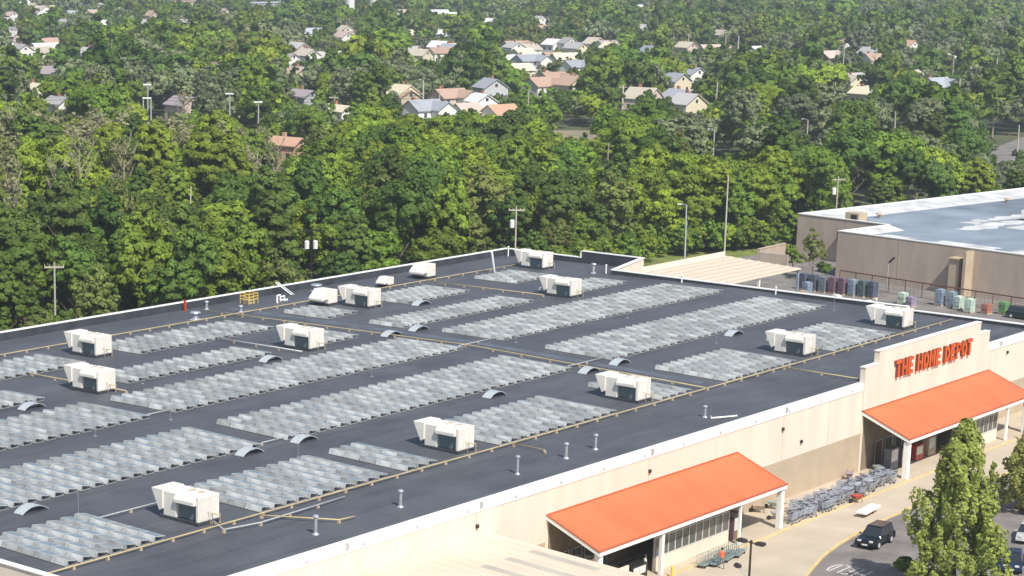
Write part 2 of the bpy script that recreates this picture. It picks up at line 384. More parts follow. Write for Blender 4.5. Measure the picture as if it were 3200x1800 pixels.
# YIELD painted for the oncoming driver
def stroke(b, p0, p1, wd, z):
    p0 = Vector((*p0, 0)); p1 = Vector((*p1, 0)); t = (p1 - p0).normalized(); q = Vector((-t.y, t.x, 0)) * wd / 2
    b.add([(*(p0 - q).xy, z), (*(p1 - q).xy, z), (*(p1 + q).xy, z), (*(p0 + q).xy, z)], [(0, 1, 2, 3)])
GL = {'Y': [((0, 1), (.5, .5)), ((1, 1), (.5, .5)), ((.5, .5), (.5, 0))], 'I': [((.5, 0), (.5, 1))], 'E': [((.1, 0), (.1, 1)), ((.1, 1), (.95, 1)), ((.1, .5), (.8, .5)), ((.1, 0), (.95, 0))],
      'L': [((.1, 0), (.1, 1)), ((.1, 0), (.95, 0))], 'D': [((.1, 0), (.1, 1)), ((.1, 1), (.65, .95)), ((.65, .95), (.95, .6)), ((.95, .6), (.95, .4)), ((.95, .4), (.65, .05)), ((.65, .05), (.1, 0))]}
b = MB()
for i, ch in enumerate('YIELD'):
    for (u0, v0), (u1, v1) in GL[ch]:
        def q(u, v): return (158.75 - v * 2.4, 76.1 + 0.74 * i + u * 0.5)
        stroke(b, q(u0, v0), q(u1, v1), 0.14, GZ + 0.004)
struct('road_lettering', b, M['marking'])
b = MB()
for x0, y0, x1, y1 in ((152, 79.0, 153.5, 76.5), (153.5, 76.5, 154.2, 72.5)): stroke(b, (x0, y0), (x1, y1), .12, GZ + 0.004)
for k in range(9): stroke(b, (162 + 2.9 * k, 64.5), (163.5 + 2.9 * k, 70.5), .1, GZ + .004)
struct('road_markings', b, M['marking'])

# ------------------------------------------------------------------ the store
YR, ZR, SL = 133.5, 8.75, 0.015
def roofz(y): return ZR - SL * abs(y - YR)
store = thing('warehouse_store', 'huge cream retail store with flat dark roof covered in solar panels and orange canopies', 'store', (90.5, 93.2, 0))
S0 = Vector((90.5, 93.2, 0))
class LB(MB):
    """mesh builder that takes world coordinates and stores them relative to the store's origin."""
    def mesh(s, name, mats, smooth=False):
        s.v = [(x - S0.x, y - S0.y, z - S0.z) for x, y, z in s.v]; return MB.mesh(s, name, mats, smooth)
b = LB()
b.box(90.5, 234.0, 93.2, 93.6, GZ, 8.80)
b.box(90.5, 90.9, 93.6, 174.2, GZ, 9.0); b.box(90.9, 240.7, 173.8, 174.2, GZ, 9.0)
b.box(233.6, 234.0, 93.6, 110.5, GZ, 8.62); b.box(233.6, 234.0, 110.5, 151.6, GZ, 9.0)
b.prism([(233.6, GZ), (240.7, GZ), (240.7, 9.9), (234.4, 9.0), (233.6, 9.0)], 151.6, 152.0, 'y')
b.box(240.3, 240.7, 152.0, 161.3, GZ, 9.9); b.box(240.3, 240.7, 161.3, 173.8, GZ, 9.0)
part('wall', b, M['cream'], store)
for x0, x1 in ((128.0, 135.3), (164.9, 188.9), (217.9, 234.003)):
    b = LB(); b.box(x0, x1, 93.185, 93.2, 0.0, 3.85); part('wainscot', b, M['tan'], store)
for x in (126.0, 150.2, 173.2, 182.0, 219.5):
    b = LB(); b.box(x, x + .05, 93.19, 93.2, 3.86, 8.14); part('wall_joint', b, M['tan'], store)
# roof: two shallow slopes meeting at a ridge
b = LB(); xs = [90.9, 130, 180, 233.6]
b.add([(90.9, 93.6, roofz(93.6)), (233.6, 93.6, roofz(93.6)), (233.6, YR, ZR), (90.9, YR, ZR), (233.6, 152, roofz(152)), (240.3, 152, roofz(152)), (240.3, 173.8, roofz(173.8)), (90.9, 173.8, roofz(173.8))],
      [(0, 1, 2, 3), (3, 2, 4, 5, 6, 7)])
part('roof', b, M['membrane'], store)
b = LB()
b.box(90.903, 90.93, 93.6, 173.77, 7.9, 8.99); b.box(90.93, 240.27, 173.77, 173.797, 7.9, 8.99)
b.box(233.57, 233.597, 93.6, 110.45, 7.9, 8.6); b.box(233.57, 233.597, 110.45, 152.0, 7.9, 8.99)
b.box(240.27, 240.297, 152.0, 161.2, 7.9, 9.89); b.box(240.27, 240.297, 161.2, 173.77, 7.9, 8.99)
for x in np.arange(96, 238, 7.3): b.box(x, x + .06, 173.74, 173.77, 7.95, 8.98)
part('parapet_flashing', b, M['flashing'], store)
b = LB()
b.box(90.4, 188.7, 93.13, 93.78, 8.80, 8.92); b.box(217.1, 234.1, 93.13, 93.78, 8.80, 8.92)
b.box(90.4, 188.7, 93.14, 93.199, 8.14, 8.80); b.box(217.1, 234.1, 93.14, 93.199, 8.14, 8.80)
b.box(90.4, 91.0, 93.78, 174.3, 9.0, 9.1); b.box(91.0, 240.8, 173.7, 174.3, 9.0, 9.1)
b.box(233.5, 234.1, 93.78, 110.5, 8.62, 8.74); b.box(233.5, 234.1, 110.5, 151.5, 9.0, 9.12); b.box(233.5, 234.1, 110.38, 110.5, 8.74, 9.12)
b.hexa([(233.5, 151.5, 9.0), (240.8, 151.5, 9.9), (240.8, 152.1, 9.9), (233.5, 152.1, 9.0), (233.5, 151.5, 9.12), (240.8, 151.5, 10.02), (240.8, 152.1, 10.02), (233.5, 152.1, 9.12)])
b.box(240.2, 240.8, 152.1, 161.3, 9.9, 10.02); b.box(240.2, 240.8, 161.3, 173.7, 9.0, 9.12); b.box(240.2, 240.8, 161.3, 161.42, 9.12, 9.9)
part('coping', b, M['coping'], store, bevel=0.02)
for x in np.arange(94, 187, 6.15):
    b = LB(); b.box(x, x + .16, 93.10, 93.139, 8.33, 8.55); part('scupper', b, M['steel'], store)
for x in (110.5, 126.3, 150.4, 173.3, 220.3):
    b = LB(); b.box(x, x + .22, 92.98, 93.139, 8.5, 8.9); part('wall_bracket', b, M['steel'], store)
# stepped sign panel over the main entrance
b = LB()
b.prism([(188.7, 6.2), (217.1, 6.2), (217.1, 10.45), (214.7, 10.45), (214.7, 11.7), (191.5, 11.7), (191.5, 10.45), (188.7, 10.45)], 93.02, 93.199, 'y')
b.prism([(188.7, 8.93), (217.1, 8.93), (217.1, 10.45), (214.7, 10.45), (214.7, 11.7), (191.5, 11.7), (191.5, 10.45), (188.7, 10.45)], 93.199, 93.6, 'y')
sign = part('sign_panel', b, M['cream'], store)
b = LB()
for x0, x1, z in ((188.62, 191.5, 10.45), (191.42, 214.78, 11.7), (214.7, 217.18, 10.45)): b.box(x0, x1, 92.97, 93.65, z, z + .07)
part('sign_cap', b, M['coping'], sign)
def arc(cx, cz, rx, rz, a0, a1, n=10): return [(cx + rx * math.cos(math.radians(a0 + (a1 - a0) * i / n)), cz + rz * math.sin(math.radians(a0 + (a1 - a0) * i / n))) for i in range(n + 1)]
def ring(cx, cz, rx, rz, t, a0, a1): return arc(cx, cz, rx, rz, a0, a1) + arc(cx, cz, rx - t, rz - t * .9, a1, a0)
rect = lambda a, c, b_, d: [(a, c), (b_, c), (b_, d), (a, d)]
ST = {'T': [rect(0, .8, 1, 1), rect(.34, 0, .66, .74)], 'H': [rect(0, 0, .3, 1), rect(.7, 0, 1, 1), rect(.36, .4, .64, .6)],
      'E': [rect(0, 0, .32, 1), rect(.38, 0, .95, .2), rect(.38, .4, .85, .6), rect(.38, .8, .95, 1)],
      'O': [ring(.5, .5, .5, .5, .28, 97, 263), ring(.5, .5, .5, .5, .28, -83, 83)],
      'M': [rect(0, 0, .26, 1), rect(.74, 0, 1, 1), [(.29, 1), (.29, .62), (.5, .12), (.71, .62), (.71, 1), (.5, .5)]],
      'D': [rect(0, 0, .3, 1), ring(.36, .5, .62, .5, .28, -90, 90)], 'P': [rect(0, 0, .3, 1), ring(.36, .7, .6, .3, .18, -90, 90)]}
x = 194.7; cw = 18.0 / 13.4
for word in ('THE', 'HOME', 'DEPOT'):
    b = LB()
    for ch in word:
        wd = cw * (1.12 if ch == 'M' else 1.0)
        for pl in ST[ch]:
            P = [(x + u * wd * .88, 8.60 + v * 1.72) for u, v in pl]; k = len(P)
            b.add([(px, 92.72, pz) for px, pz in P], [tuple(range(k))], 0)
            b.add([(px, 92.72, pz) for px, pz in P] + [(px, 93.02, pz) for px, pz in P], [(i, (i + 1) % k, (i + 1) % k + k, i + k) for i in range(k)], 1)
        x += wd
    x += cw * .55
    part('sign_lettering', b, [M['orange_letter'], M['letter_side_shade']], sign)
# lower flat roof block left of the first canopy
b = LB()
lz = lambda x, y: 6.46 - (x - 111.1) * .0268 - (93.2 - y) * .042
b.add([(91, 93.19, lz(91, 93.19)), (127.9, 93.19, lz(127.9, 93.19)), (127.9, 58, lz(127.9, 58)), (91, 58, lz(91, 58)), (91, 93.19, GZ), (127.9, 93.19, GZ), (127.9, 58, GZ), (91, 58, GZ)],
      [(1, 2, 6, 5), (2, 3, 7, 6), (3, 0, 4, 7)], 1)
b.add([(90.8, 93.19, lz(91, 93.19) + .1), (128.0, 93.19, lz(127.9, 93.19) + .1), (128.0, 57.9, lz(127.9, 58) + .1), (90.8, 57.9, lz(91, 58) + .1), (90.8, 93.19, lz(91, 93.19) + .004), (128.0, 93.19, lz(127.9, 93.19) + .004), (128.0, 57.9, lz(127.9, 58) + .004), (90.8, 57.9, lz(91, 58) + .004)],
      [(0, 3, 2, 1), (0, 1, 5, 4), (1, 2, 6, 5), (2, 3, 7, 6), (3, 0, 4, 7)], 0)
low = part('lower_roof', b, [M['lowroof'], M['cream']], store)
b = LB()
for x in np.arange(92, 127.8, 1.25):
    b.hexa([(x, 58, lz(x, 58) + .1), (x + .05, 58, lz(x, 58) + .1), (x + .05, 93.15, lz(x, 93.15) + .1), (x, 93.15, lz(x, 93.15) + .1), (x, 58, lz(x, 58) + .13), (x + .05, 58, lz(x, 58) + .13), (x + .05, 93.15, lz(x, 93.15) + .13), (x, 93.15, lz(x, 93.15) + .13)])
part('roof_rib', b, M['lowroof'], low)
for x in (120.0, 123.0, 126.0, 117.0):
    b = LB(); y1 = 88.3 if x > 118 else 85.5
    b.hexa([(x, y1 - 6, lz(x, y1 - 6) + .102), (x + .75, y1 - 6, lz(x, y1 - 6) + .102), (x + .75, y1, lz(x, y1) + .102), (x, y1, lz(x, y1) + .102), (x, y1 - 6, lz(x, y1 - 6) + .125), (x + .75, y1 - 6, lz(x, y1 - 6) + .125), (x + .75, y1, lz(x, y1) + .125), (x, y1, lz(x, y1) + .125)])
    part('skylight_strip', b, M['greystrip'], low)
# the two orange entrance canopies
def canopy(x0, x1, posts, lab):
    yb, yf, zb, zf = 93.19, 88.1, 6.1, 4.06
    b = LB()
    b.hexa([(x0, yf, zf - .1), (x1, yf, zf - .1), (x1, yb, zb - .1), (x0, yb, zb - .1), (x0, yf, zf), (x1, yf, zf), (x1, yb, zb), (x0, yb, zb)])
    c = part('entrance_canopy', b, M['orange'], store, label=lab)
    b = LB()
    b.box(x0 - .06, x1 + .06, yf - .09, yf - .003, zf - .42, zf - .085)
    for xa, xb in ((x0 - .06, x0 - .003), (x1 + .003, x1 + .06)):
        b.hexa([(xa, yf - .003, zf - .42), (xb, yf - .003, zf - .42), (xb, yb, zb - .42), (xa, yb, zb - .42), (xa, yf - .003, zf - .1), (xb, yf - .003, zf - .1), (xb, yb, zb - .1), (xa, yb, zb - .1)])
    part('fascia', b, M['coping'], c)
    b = LB(); b.box(x0 - .1, x1 + .1, yf - .12, yf + .06, zf - .08, zf + .05)
    for xa, xb in ((x0 - .1, x0 + .06), (x1 - .06, x1 + .1)):
        b.hexa([(xa, yf + .06, zf - .06), (xb, yf + .06, zf - .06), (xb, yb, zb - .06), (xa, yb, zb - .06), (xa, yf + .06, zf + .07), (xb, yf + .06, zf + .07), (xb, yb, zb + .05), (xa, yb, zb + .05)])
    b.box(x0 + .06, x1 - .06, yb - .12, yb - .002, zb - .08, zb + .06)
    part('edge_trim', b, M['trim'], c)
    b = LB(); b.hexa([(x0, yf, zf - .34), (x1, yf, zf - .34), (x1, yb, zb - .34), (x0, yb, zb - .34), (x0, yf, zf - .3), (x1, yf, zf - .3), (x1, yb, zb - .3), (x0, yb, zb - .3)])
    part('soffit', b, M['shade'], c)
    for px, hw in posts:
        b = LB(); b.box(px - hw, px + hw, 88.16, 88.16 + 2 * hw, 0.0, zf - .40)
        part('column', b, M['coping'], c, bevel=0.03)
    # back wall of the recess, doors, dim shop front
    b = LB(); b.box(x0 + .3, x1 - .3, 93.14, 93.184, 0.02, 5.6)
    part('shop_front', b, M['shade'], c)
    return c
c1 = canopy(135.4, 164.9, ((135.8, .25), (144.95, .17), (157.4, .12), (164.6, .25)), 'orange sloping canopy with glazed porch beneath')
c2 = canopy(189.0, 217.8, ((189.35, .28), (201.5, .17), (212.2, .13), (217.4, .28)), 'orange sloping canopy under the big sign')
def porch(c, x0, x1, y, zt):
    b = LB(); b.box(x0, x1, y, y + .12, 0.0, 1.15)
    part('porch_wall', b, M['cream'], c)
    b = LB(); b.box(x0, x1, y + .04, y + .07, 1.15, zt); part('pane', b, M['winglass'], c)
    b = LB(); n = max(2, round((x1 - x0) / 1.12))
    for i in range(n + 1):
        xx = x0 + (x1 - x0 - .1) * i / n; b.box(xx, xx + .1, y - .02, y + .1, 1.15, zt)
    for z in (1.15, 2.85, zt - .08):
        for i in range(n):
            xx = x0 + (x1 - x0 - .1) * i / n; b.box(xx + .1, xx + (x1 - x0 - .1) / n, y - .015, y + .095, z, z + .09)
    part('window_frame', b, M['winframe'], c)
porch(c1, 145.2, 157.2, 89.2, 4.0); porch(c2, 201.8, 212.0, 89.2, 4.0)
for c, x0, x1 in ((c1, 137.0, 144.4), (c2, 192.0, 200.5)):
    for i in range(4):
        xx = x0 + (x1 - x0) * i / 4
        b = LB(); b.box(xx, xx + 1.55, 93.06, 93.12, .05, 2.6, 0)
        for a in (xx, xx + 1.47): b.box(a, a + .08, 93.03, 93.06, .05, 2.6, 1)
        b.box(xx + .08, xx + 1.47, 93.03, 93.06, 2.52, 2.6, 1)
        part('glass_door', b, [M['winglass'], M['winframe']], c)
b = LB(); b.box(136.2, 139.8, 90.6, 90.8, 0, 2.3); b.box(137.2, 141.2, 89.0, 89.15, 0, 1.5); part('porch_screen', b, M['cream'], c1)
for x, z in ((126.04, 7.04), (176.7, 5.1), (222.4, 7.4), (150.3, 7.0), (173.0, 6.9)):
    b = LB(); b.box(x - .13, x + .13, 93.0, 93.19, z - .15, z + .15); part('wall_lamp', b, M['brownmetal'], store, bevel=0.02)
# raised joint across the roof
b = LB()
for y0, y1 in ((106, YR), (YR, 170)):
    b.hexa([(179.7, y0, roofz(y0) + .003), (180.9, y0, roofz(y0) + .003), (180.9, y1, roofz(y1) + .003), (179.7, y1, roofz(y1) + .003), (180.0, y0, roofz(y0) + .12), (180.6, y0, roofz(y0) + .12), (180.6, y1, roofz(y1) + .12), (180.0, y1, roofz(y1) + .12)])
part('roof_joint', b, M['strip'], store)

# ------------------------------------------------------------------ solar rows
TILT = math.radians(8.5)
def panel_mesh():
    """module sloping down towards +X from a raised edge at -X"""
    b = MB(); L, W, t = 1.66, 0.98, .045; ca, sa = math.cos(TILT), math.sin(TILT); z0, x0 = .435, .14
    def P(u, v, h): return (x0 + u * ca + h * sa, v, z0 - u * sa + h * ca)
    def bx(u0, u1, v0, v1, h0, h1, mi): b.hexa([P(u0, v0, h0), P(u1, v0, h0), P(u1, v1, h0), P(u0, v1, h0), P(u0, v0, h1), P(u1, v0, h1), P(u1, v1, h1), P(u0, v1, h1)], mi)
    bx(.035, W - .035, .035, L - .035, 0, t - .006, 1)
    bx(0, .035, 0, L, 0, t, 0); bx(W - .035, W, 0, L, 0, t, 0); bx(.035, W - .035, 0, .035, 0, t, 0); bx(.035, W - .035, L - .035, L, 0, t, 0)
    return b.mesh('solar_panel', [M['alu'], M['pglass']])
PANEL = panel_mesh()
PROTO = {}
def frame_mesh(n):
    b = MB(); L = 1.7 * n - .04
    for v in np.linspace(.15, L - .25, n + 1):
        b.box(.20, .26, v, v + .08, .045, .42); b.box(1.0, 1.06, v, v + .08, .045, .295); b.box(.10, 1.14, v, v + .08, .005, .047)
    b.box(.19, .27, .1, L - .1, .36, .396); b.box(.99, 1.07, .1, L - .1, .26, .294)
    return b.mesh('support_frame', M['steel'])
def edge_mesh():
    b = MB(); y0 = .02; y1 = 1.665
    b.hexa([(-.05, y0, .05), (-.03, y0, .05), (-.03, y1, .05), (-.05, y1, .05), (.10, y0, .472), (.13, y0, .472), (.13, y1, .472), (.10, y1, .472)])
    return b.mesh('wind_deflector', M['ballast'])
EDGE = edge_mesh()
def row_proto(n, loc, rot, label, group):
    t = thing('solar_panel_row', label, 'solar panels', loc, 0, group); t.rotation_euler = rot
    for i in range(n):
        o = link('solar_panel', PANEL, t, (0, 1.7 * i, 0)); link('wind_deflector', EDGE, o)
    link('support_frame', frame_mesh(n), t)
    return t
BAND = {'A': (104.5, 5), 'B': (118.5, 5), 'C': (132.6, 5), 'D': (145.7, 3), 'E': (156.3, 4)}
# band, first x, number of rows, field wording, end the count starts from
FIELDS = [
 ('A', 94.4, 7, 'the field in the roof corner nearest the viewer', 'L'), ('A', 114.1, 11, 'the front field right of the nearest air unit', 'L'), ('A', 131.7, 3, 'the three-row strip by the second front air unit', 'L'),
 ('A', 144.6, 13, 'the front field between second and third air units', 'L'), ('A', 170.3, 4, 'the short front strip by the roof joint', 'L'), ('A', 182.4, 10, 'the front field just right of the roof joint', 'L'), ('A', 204.8, 10, 'the front field nearest the big sign', 'L'),
 ('B', 97.5, 23, 'the long second-band field at the left frame edge', 'R'), ('B', 132.7, 31, 'the longest second-band field, left of the roof joint', 'L'), ('B', 183.0, 33, 'the longest second-band field, right of the roof joint', 'L'),
 ('C', 112.2, 13, 'the third-band field at the left frame edge', 'R'), ('C', 133.2, 31, 'the long third-band field left of the roof joint', 'L'), ('C', 183.4, 33, 'the long third-band field right of the roof joint', 'L'),
 ('D', 122.5, 5, 'the fourth-band scrap at the left frame edge', 'R'), ('D', 139.9, 15, 'the fourth-band field behind the left air units', 'L'), ('D', 168.0, 5, 'the fourth-band strip behind the mid-roof air unit', 'L'),
 ('D', 182.5, 18, 'the fourth-band field right of the roof joint', 'L'), ('D', 215.5, 9, 'the fourth-band field by the far right parapet', 'L'),
 ('E', 132.0, 9, 'the back field at the left frame edge', 'R'), ('E', 152.0, 15, 'the back field left of the roof joint', 'L'), ('E', 181.8, 4, 'the small back strip right of the roof joint', 'L'),
 ('E', 196.4, 9, 'the back field by the paired air units', 'L'), ('E', 218.6, 6, 'the back field in the far corner', 'L')]
nrow = 0
for bnd, x0, cnt, where, side in FIELDS:
    y0, n = BAND[bnd]; zz = roofz(y0) if not (y0 < YR < y0 + 8) else roofz(y0) + .004
    rx = math.atan(SL) if y0 + 4 < YR else (-math.atan(SL) if y0 + .5 > YR else -math.atan(SL) * .8)
    for i in range(cnt):
        k = i + 1 if side == 'L' else cnt - i
        lab = '%s row from the %s in %s' % (ordinal(k), 'left' if side == 'L' else 'right', where)
        loc = (x0 + 1.395 * i, y0, zz + .004)
        if n not in PROTO:
            PROTO[n] = row_proto(n, loc, (rx, 0, 0), lab, 'rows of solar panels on the store roof')
        else:
            dup(PROTO[n], loc, label=lab, rot=(rx, 0, 0))
        nrow += 1
# ------------------------------------------------------------------ rooftop equipment
def air_unit():
    """packaged roof unit: cabinet, coil recess under a chamfered lip on the -X side, wedge hood at the far end, fans on top."""
    t = thing('rooftop_air_unit', '', 'air conditioner', (0, 0, 0), 0, 'rooftop air units')
    b = MB()
    b.box(0.0, 2.25, 0, 0.25, .25, 2.15); b.box(0.35, 2.25, .25, 2.3, .25, 1.35); b.box(.0, 2.25, 2.3, 3.6, .25, 2.1)
    b.hexa([(.35, .25, 1.35), (2.25, .25, 1.35), (2.25, 2.3, 1.35), (.35, 2.3, 1.35), (.32, .25, 2.15), (2.25, .25, 2.15), (2.25, 2.3, 2.15), (.32, 2.3, 2.15)])
    b.prism([(.32, 1.5), (.32, 2.15), (.0, 2.15), (-.28, 1.78), (-.28, 1.5)], .25, 2.3, 'y')
    part('cabinet', b, M['unit'], t, bevel=.03)
    for xa, xb in ((.06, .72), (.78, 1.44), (1.5, 2.19)):
        b = MB(); b.box(xa, xb, -.022, -.003, .34, 2.06); part('access_panel', b, M['unit'], t)
    b = MB(); b.box(.26, .345, .3, 2.25, .3, 1.32); part('coil', b, M['coil'], t)
    b = MB()
    b.prism([(3.603, .75), (3.95, .55), (4.75, 2.12), (4.75, 2.2), (3.603, 2.2)], -.12, 2.2, 'x')
    part('intake_hood', b, M['unit'], t, bevel=.02)
    for cy in (.85, 1.75):
        b = MB(); b.lathe([(.36, 2.152), (.38, 2.24), (.30, 2.25)], (1.25, cy), 16, 0); b.lathe([(.28, 2.2515), (.05, 2.256)], (1.25, cy), 16, 1)
        part('fan', b, [M['unit'], M['tan']], t)
    b = MB(); b.box(-.12, 2.35, -.1, 4.0, .02, .245); part('base_curb', b, M['flashing'], t)
    b = MB(); b.tube([(1.4, -.02, .75), (1.4, -.55, .75), (1.7, -.6, .75), (1.7, -.6, .06)], .05, 6); b.tube([(1.0, -.02, .95), (1.0, -.25, .95), (1.0, -.25, .06)], .03, 6)
    part('gas_connection', b, M['yellow'], t)
    return t
UN = [(108.1, 105.3, 'largest cream air unit, nearest the viewer at lower left of the roof'), (139.5, 105.3, 'cream air unit in front row beside the three-row panel strip'), (167.5, 105.5, 'cream air unit on the front row left of the roof joint'),
      (199.7, 105.5, 'cream air unit on the front row left of the big sign'), (222.6, 105.5, 'front-row cream air unit closest to the right parapet'), (134.6, 144.2, 'left air unit of the row behind the third-band panels'),
      (147.6, 158.4, 'left air unit near the back parapet beside the back panel field'), (164.9, 144.2, 'cream air unit mid roof left of the roof joint'), (190.9, 157.8, 'cream air unit with raised hood near the back pipe'),
      (213.1, 144.3, 'cream air unit in the middle of the right rear roof'), (231.4, 161.3, 'cream air unit in the far right corner of the roof')]
au = air_unit()
for i, (x, y, lab) in enumerate(UN):
    if i == 0: au.location = (x, y, roofz(y)); au['label'] = lab
    else: dup(au, (x, y, roofz(y)), label=lab)
def fan_box(loc, s, lab):
    t = thing('exhaust_fan', lab, 'roof fan', loc, 0, 'roof exhaust fans')
    b = MB(); b.box(0, 1.1 * s, 0, 1.6 * s, .3, 1.25 * s); part('housing', b, M['unit'], t, bevel=.04)
    b = MB(); b.prism([(0, .55 * s), (-.7 * s, .45 * s), (-.7 * s, .6 * s), (0, 1.25 * s)], .1, 1.5 * s, 'y'); part('hood', b, M['unit'], t)
    b = MB(); b.box(-.05, 1.15 * s, -.05, 1.65 * s, .01, .3); part('base_curb', b, M['flashing'], t)
fan_box((205.6, 166.8, roofz(167)), 1.0, 'low cream hooded fan beside the back pipe'); fan_box((214.6, 167.6, roofz(168)), 1.5, 'taller cream hooded fan against the back parapet'); fan_box((189.2, 162.6, roofz(163)), 1.5, 'cream hooded fan just behind the paired air unit')
# arched skylights
def skylight():
    t = thing('arched_skylight', '', 'skylight', (0, 0, 0), 0, 'small arched roof skylights')
    o = [(-1.3 + 2.6 * i / 12, .10 + .48 * math.sin(PI * i / 12) ** .8) for i in range(13)]
    inn = [(x * .96, z - .07) for x, z in reversed(o)]
    b = MB()
    for i in range(12):
        b.hexa([(o[i][0], 0, o[i][1] - .06), (o[i + 1][0], 0, o[i + 1][1] - .06), (o[i + 1][0], 1.0, o[i + 1][1] - .06), (o[i][0], 1.0, o[i][1] - .06), (o[i][0], 0, o[i][1]), (o[i + 1][0], 0, o[i + 1][1]), (o[i + 1][0], 1.0, o[i + 1][1]), (o[i][0], 1.0, o[i][1])])
    part('dome', b, M['skylight'], t)
    b = MB(); b.box(-1.1, 1.1, .05, .95, .0, .10); part('base_curb', b, M['flashing'], t)
    return t
SK = [(102.1, 116.4, 'front left of the second-band field'), (126.9, 117.1, 'left one of the pair in the front aisle'), (133.6, 116.9, 'right one of the pair in the front aisle'), (158.0, 143.0, 'by the mid-left air unit'), (160.1, 116.2, 'behind the second front panel field'),
      (126.0, 143.4, 'at the left edge behind the third-band field'), (182.1, 116.5, 'just right of the roof joint in the front aisle'), (176.2, 116.3, 'just left of the roof joint in the front aisle'), (205.1, 116.6, 'in the right front aisle'), (197.1, 154.3, 'between back panel fields at right'),
      (177.9, 143.3, 'on the left side of the rear joint'), (182.6, 143.2, 'on the right side of the rear joint')]
sk = skylight()
for i, (x, y, lab) in enumerate(SK):
    L_ = 'grey arched skylight ' + lab
    if i == 0: sk.location = (x, y, roofz(y)); sk['label'] = L_
    else: dup(sk, (x, y, roofz(y)), label=L_)
# gas pipes on blocks
PBLK = {}
def pipe(pts, lab, m='yellow', r=.058, name='gas_pipe', cat='pipe'):
    o = Vector((*pts[0], roofz(pts[0][1])))
    t = thing(name, lab, cat, o)
    P = []
    for a, c in zip(pts, pts[1:]):
        k = max(1, int(math.dist(a, c) / 12))
        for i in range(k): P.append((a[0] + (c[0] - a[0]) * i / k, a[1] + (c[1] - a[1]) * i / k))
    P.append(pts[-1])
    P3 = [(x - o.x, y - o.y, roofz(y) - o.z + .26) for x, y in P]
    b = MB(); b.tube(P3, r, 8); part('pipe_run', b, M[m], t, smooth=True)
    if 'blk' not in PBLK:
        b = MB(); b.box(-.09, .09, -.12, .12, -.255, -.06); PBLK['blk'] = b.mesh('pipe_block', M['tan'])
    for a, c in zip(P3, P3[1:]):
        k = max(1, int(math.dist(a, c) / 3))
        for i in range(k):
            x = a[0] + (c[0] - a[0]) * i / k; y = a[1] + (c[1] - a[1]) * i / k; z = a[2] + (c[2] - a[2]) * i / k
            link('pipe_block', PBLK['blk'], t, (x, y, z))
pipe([(91.2, 103.85), (231.8, 103.95)], 'long yellow gas pipe along the front of the roof')
pipe([(177.5, 104.2), (177.7, YR), (176.3, 171)], 'yellow gas pipe crossing the roof from front to back')
pipe([(100, 166.4), (232, 166.0)], 'yellow gas pipe along the back of the roof')
pipe([(136.6, 142.5), (136.6, 165.8)], 'yellow gas pipe crossing by the left air units')
pipe([(211.8, 147.5), (211.8, 165.6)], 'yellow gas pipe crossing by the right rear air unit')
pipe([(113.0, 103.5), (116.2, 98.6), (117.8, 98.4)], 'short yellow pipe branching to the front parapet', r=.06)
pipe([(145.2, 103.6), (145.2, 100.4), (144.8, 100.2)], 'stub of yellow pipe with a valve at mid front', r=.06)
pipe([(192.2, 103.7), (192.6, 95.5)], 'yellow pipe branch behind the big sign', r=.06)
pipe([(109.4, 105.0), (108.2, 102.8), (111.5, 102.2), (121.6, 102.6)], 'pale grey conduit bending from the nearest air unit', 'conduit', .06, 'conduit', 'conduit')
pipe([(163.4, 156.9), (163.2, 143.8)], 'pale grey conduit running from the back panels to the mid-left air unit', 'conduit', .09, 'conduit', 'conduit')
for x0, x1, y, lab in ((129.8, 132.8, 118.9, 'grey conduit joining the two left second-band fields'), (129.6, 133.4, 133.2, 'grey conduit joining the two left third-band fields'), (176.2, 183.0, 119.4, 'grey conduit crossing the roof joint in the second band'), (176.6, 183.4, 133.6, 'grey conduit crossing the roof joint in the third band'), (103.8, 114.0, 111.5, 'grey conduit behind the nearest air unit')):
    pipe([(x0, y), (x1, y)], lab, 'conduit', .045, 'conduit', 'conduit')
# vents
def vent(loc, h, r, cap, lab):
    t = thing('vent_pipe', lab, 'vent', loc, 0, 'vent pipes on the roof')
    b = MB(); b.lathe([(r * 2.2, 0), (r * 1.3, .12), (r, .15), (r, h)], seg=10); part('pipe', b, M['steel'], t, smooth=False)
    b = MB(); b.lathe([(r * 1.3, h + .003), (r * 1.9 if cap else r * 1.3, h + .08), (r * 1.6, h + .2), (.01, h + .26)], seg=10); part('cap', b, M['steel'], t)
for x, y, h, r, lab in [(112.73, 97.87, 1.25, .13, 'steel vent pipe nearest the viewer, by the pipe branch'), (123.02, 98.23, 1.15, .13, 'steel vent pipe right of the pale conduit'), (137.72, 97.84, 1.35, .11, 'tallest steel vent pipe on the front aisle'), (145.0, 98.07, 1.15, .13, 'left of the two close steel vents on the front aisle'),
                        (149.45, 98.1, 1.15, .12, 'right of the two close steel vents on the front aisle'), (167.17, 97.99, .9, .12, 'steel vent with a side elbow near the sign'), (172.0, 167.9, .7, .35, 'white ball-topped vent by the back pipe crossing'), (178.1, 172.0, .8, .15, 'small vent by the back parapet left of the yellow cage'),
                        (179.2, 167.5, .6, .15, 'small vent at the back crossing of yellow pipes'), (233.0, 154.4, 1.1, .2, 'white vent beside the right parapet jog'), (197.8, 172.0, .6, .4, 'squat white vent under the back parapet'), (202.5, 107.5, .7, .12, 'white vent stub behind the fourth front air unit')]:
    vent((x, y, roofz(y)), h, r, True, lab)
b = MB(); b.box(-.12, .12, -.12, .12, 0, 1.25); tag(part('standpipe', b, M['red'], None, loc=(175.7, 173.2, roofz(173))), 'red standpipe box against the back parapet', 'standpipe')
t = thing('hatch_guard', 'yellow safety railing round the roof hatch at the back parapet', 'railing', (183.9, 170.6, roofz(170.6)))
b = MB()
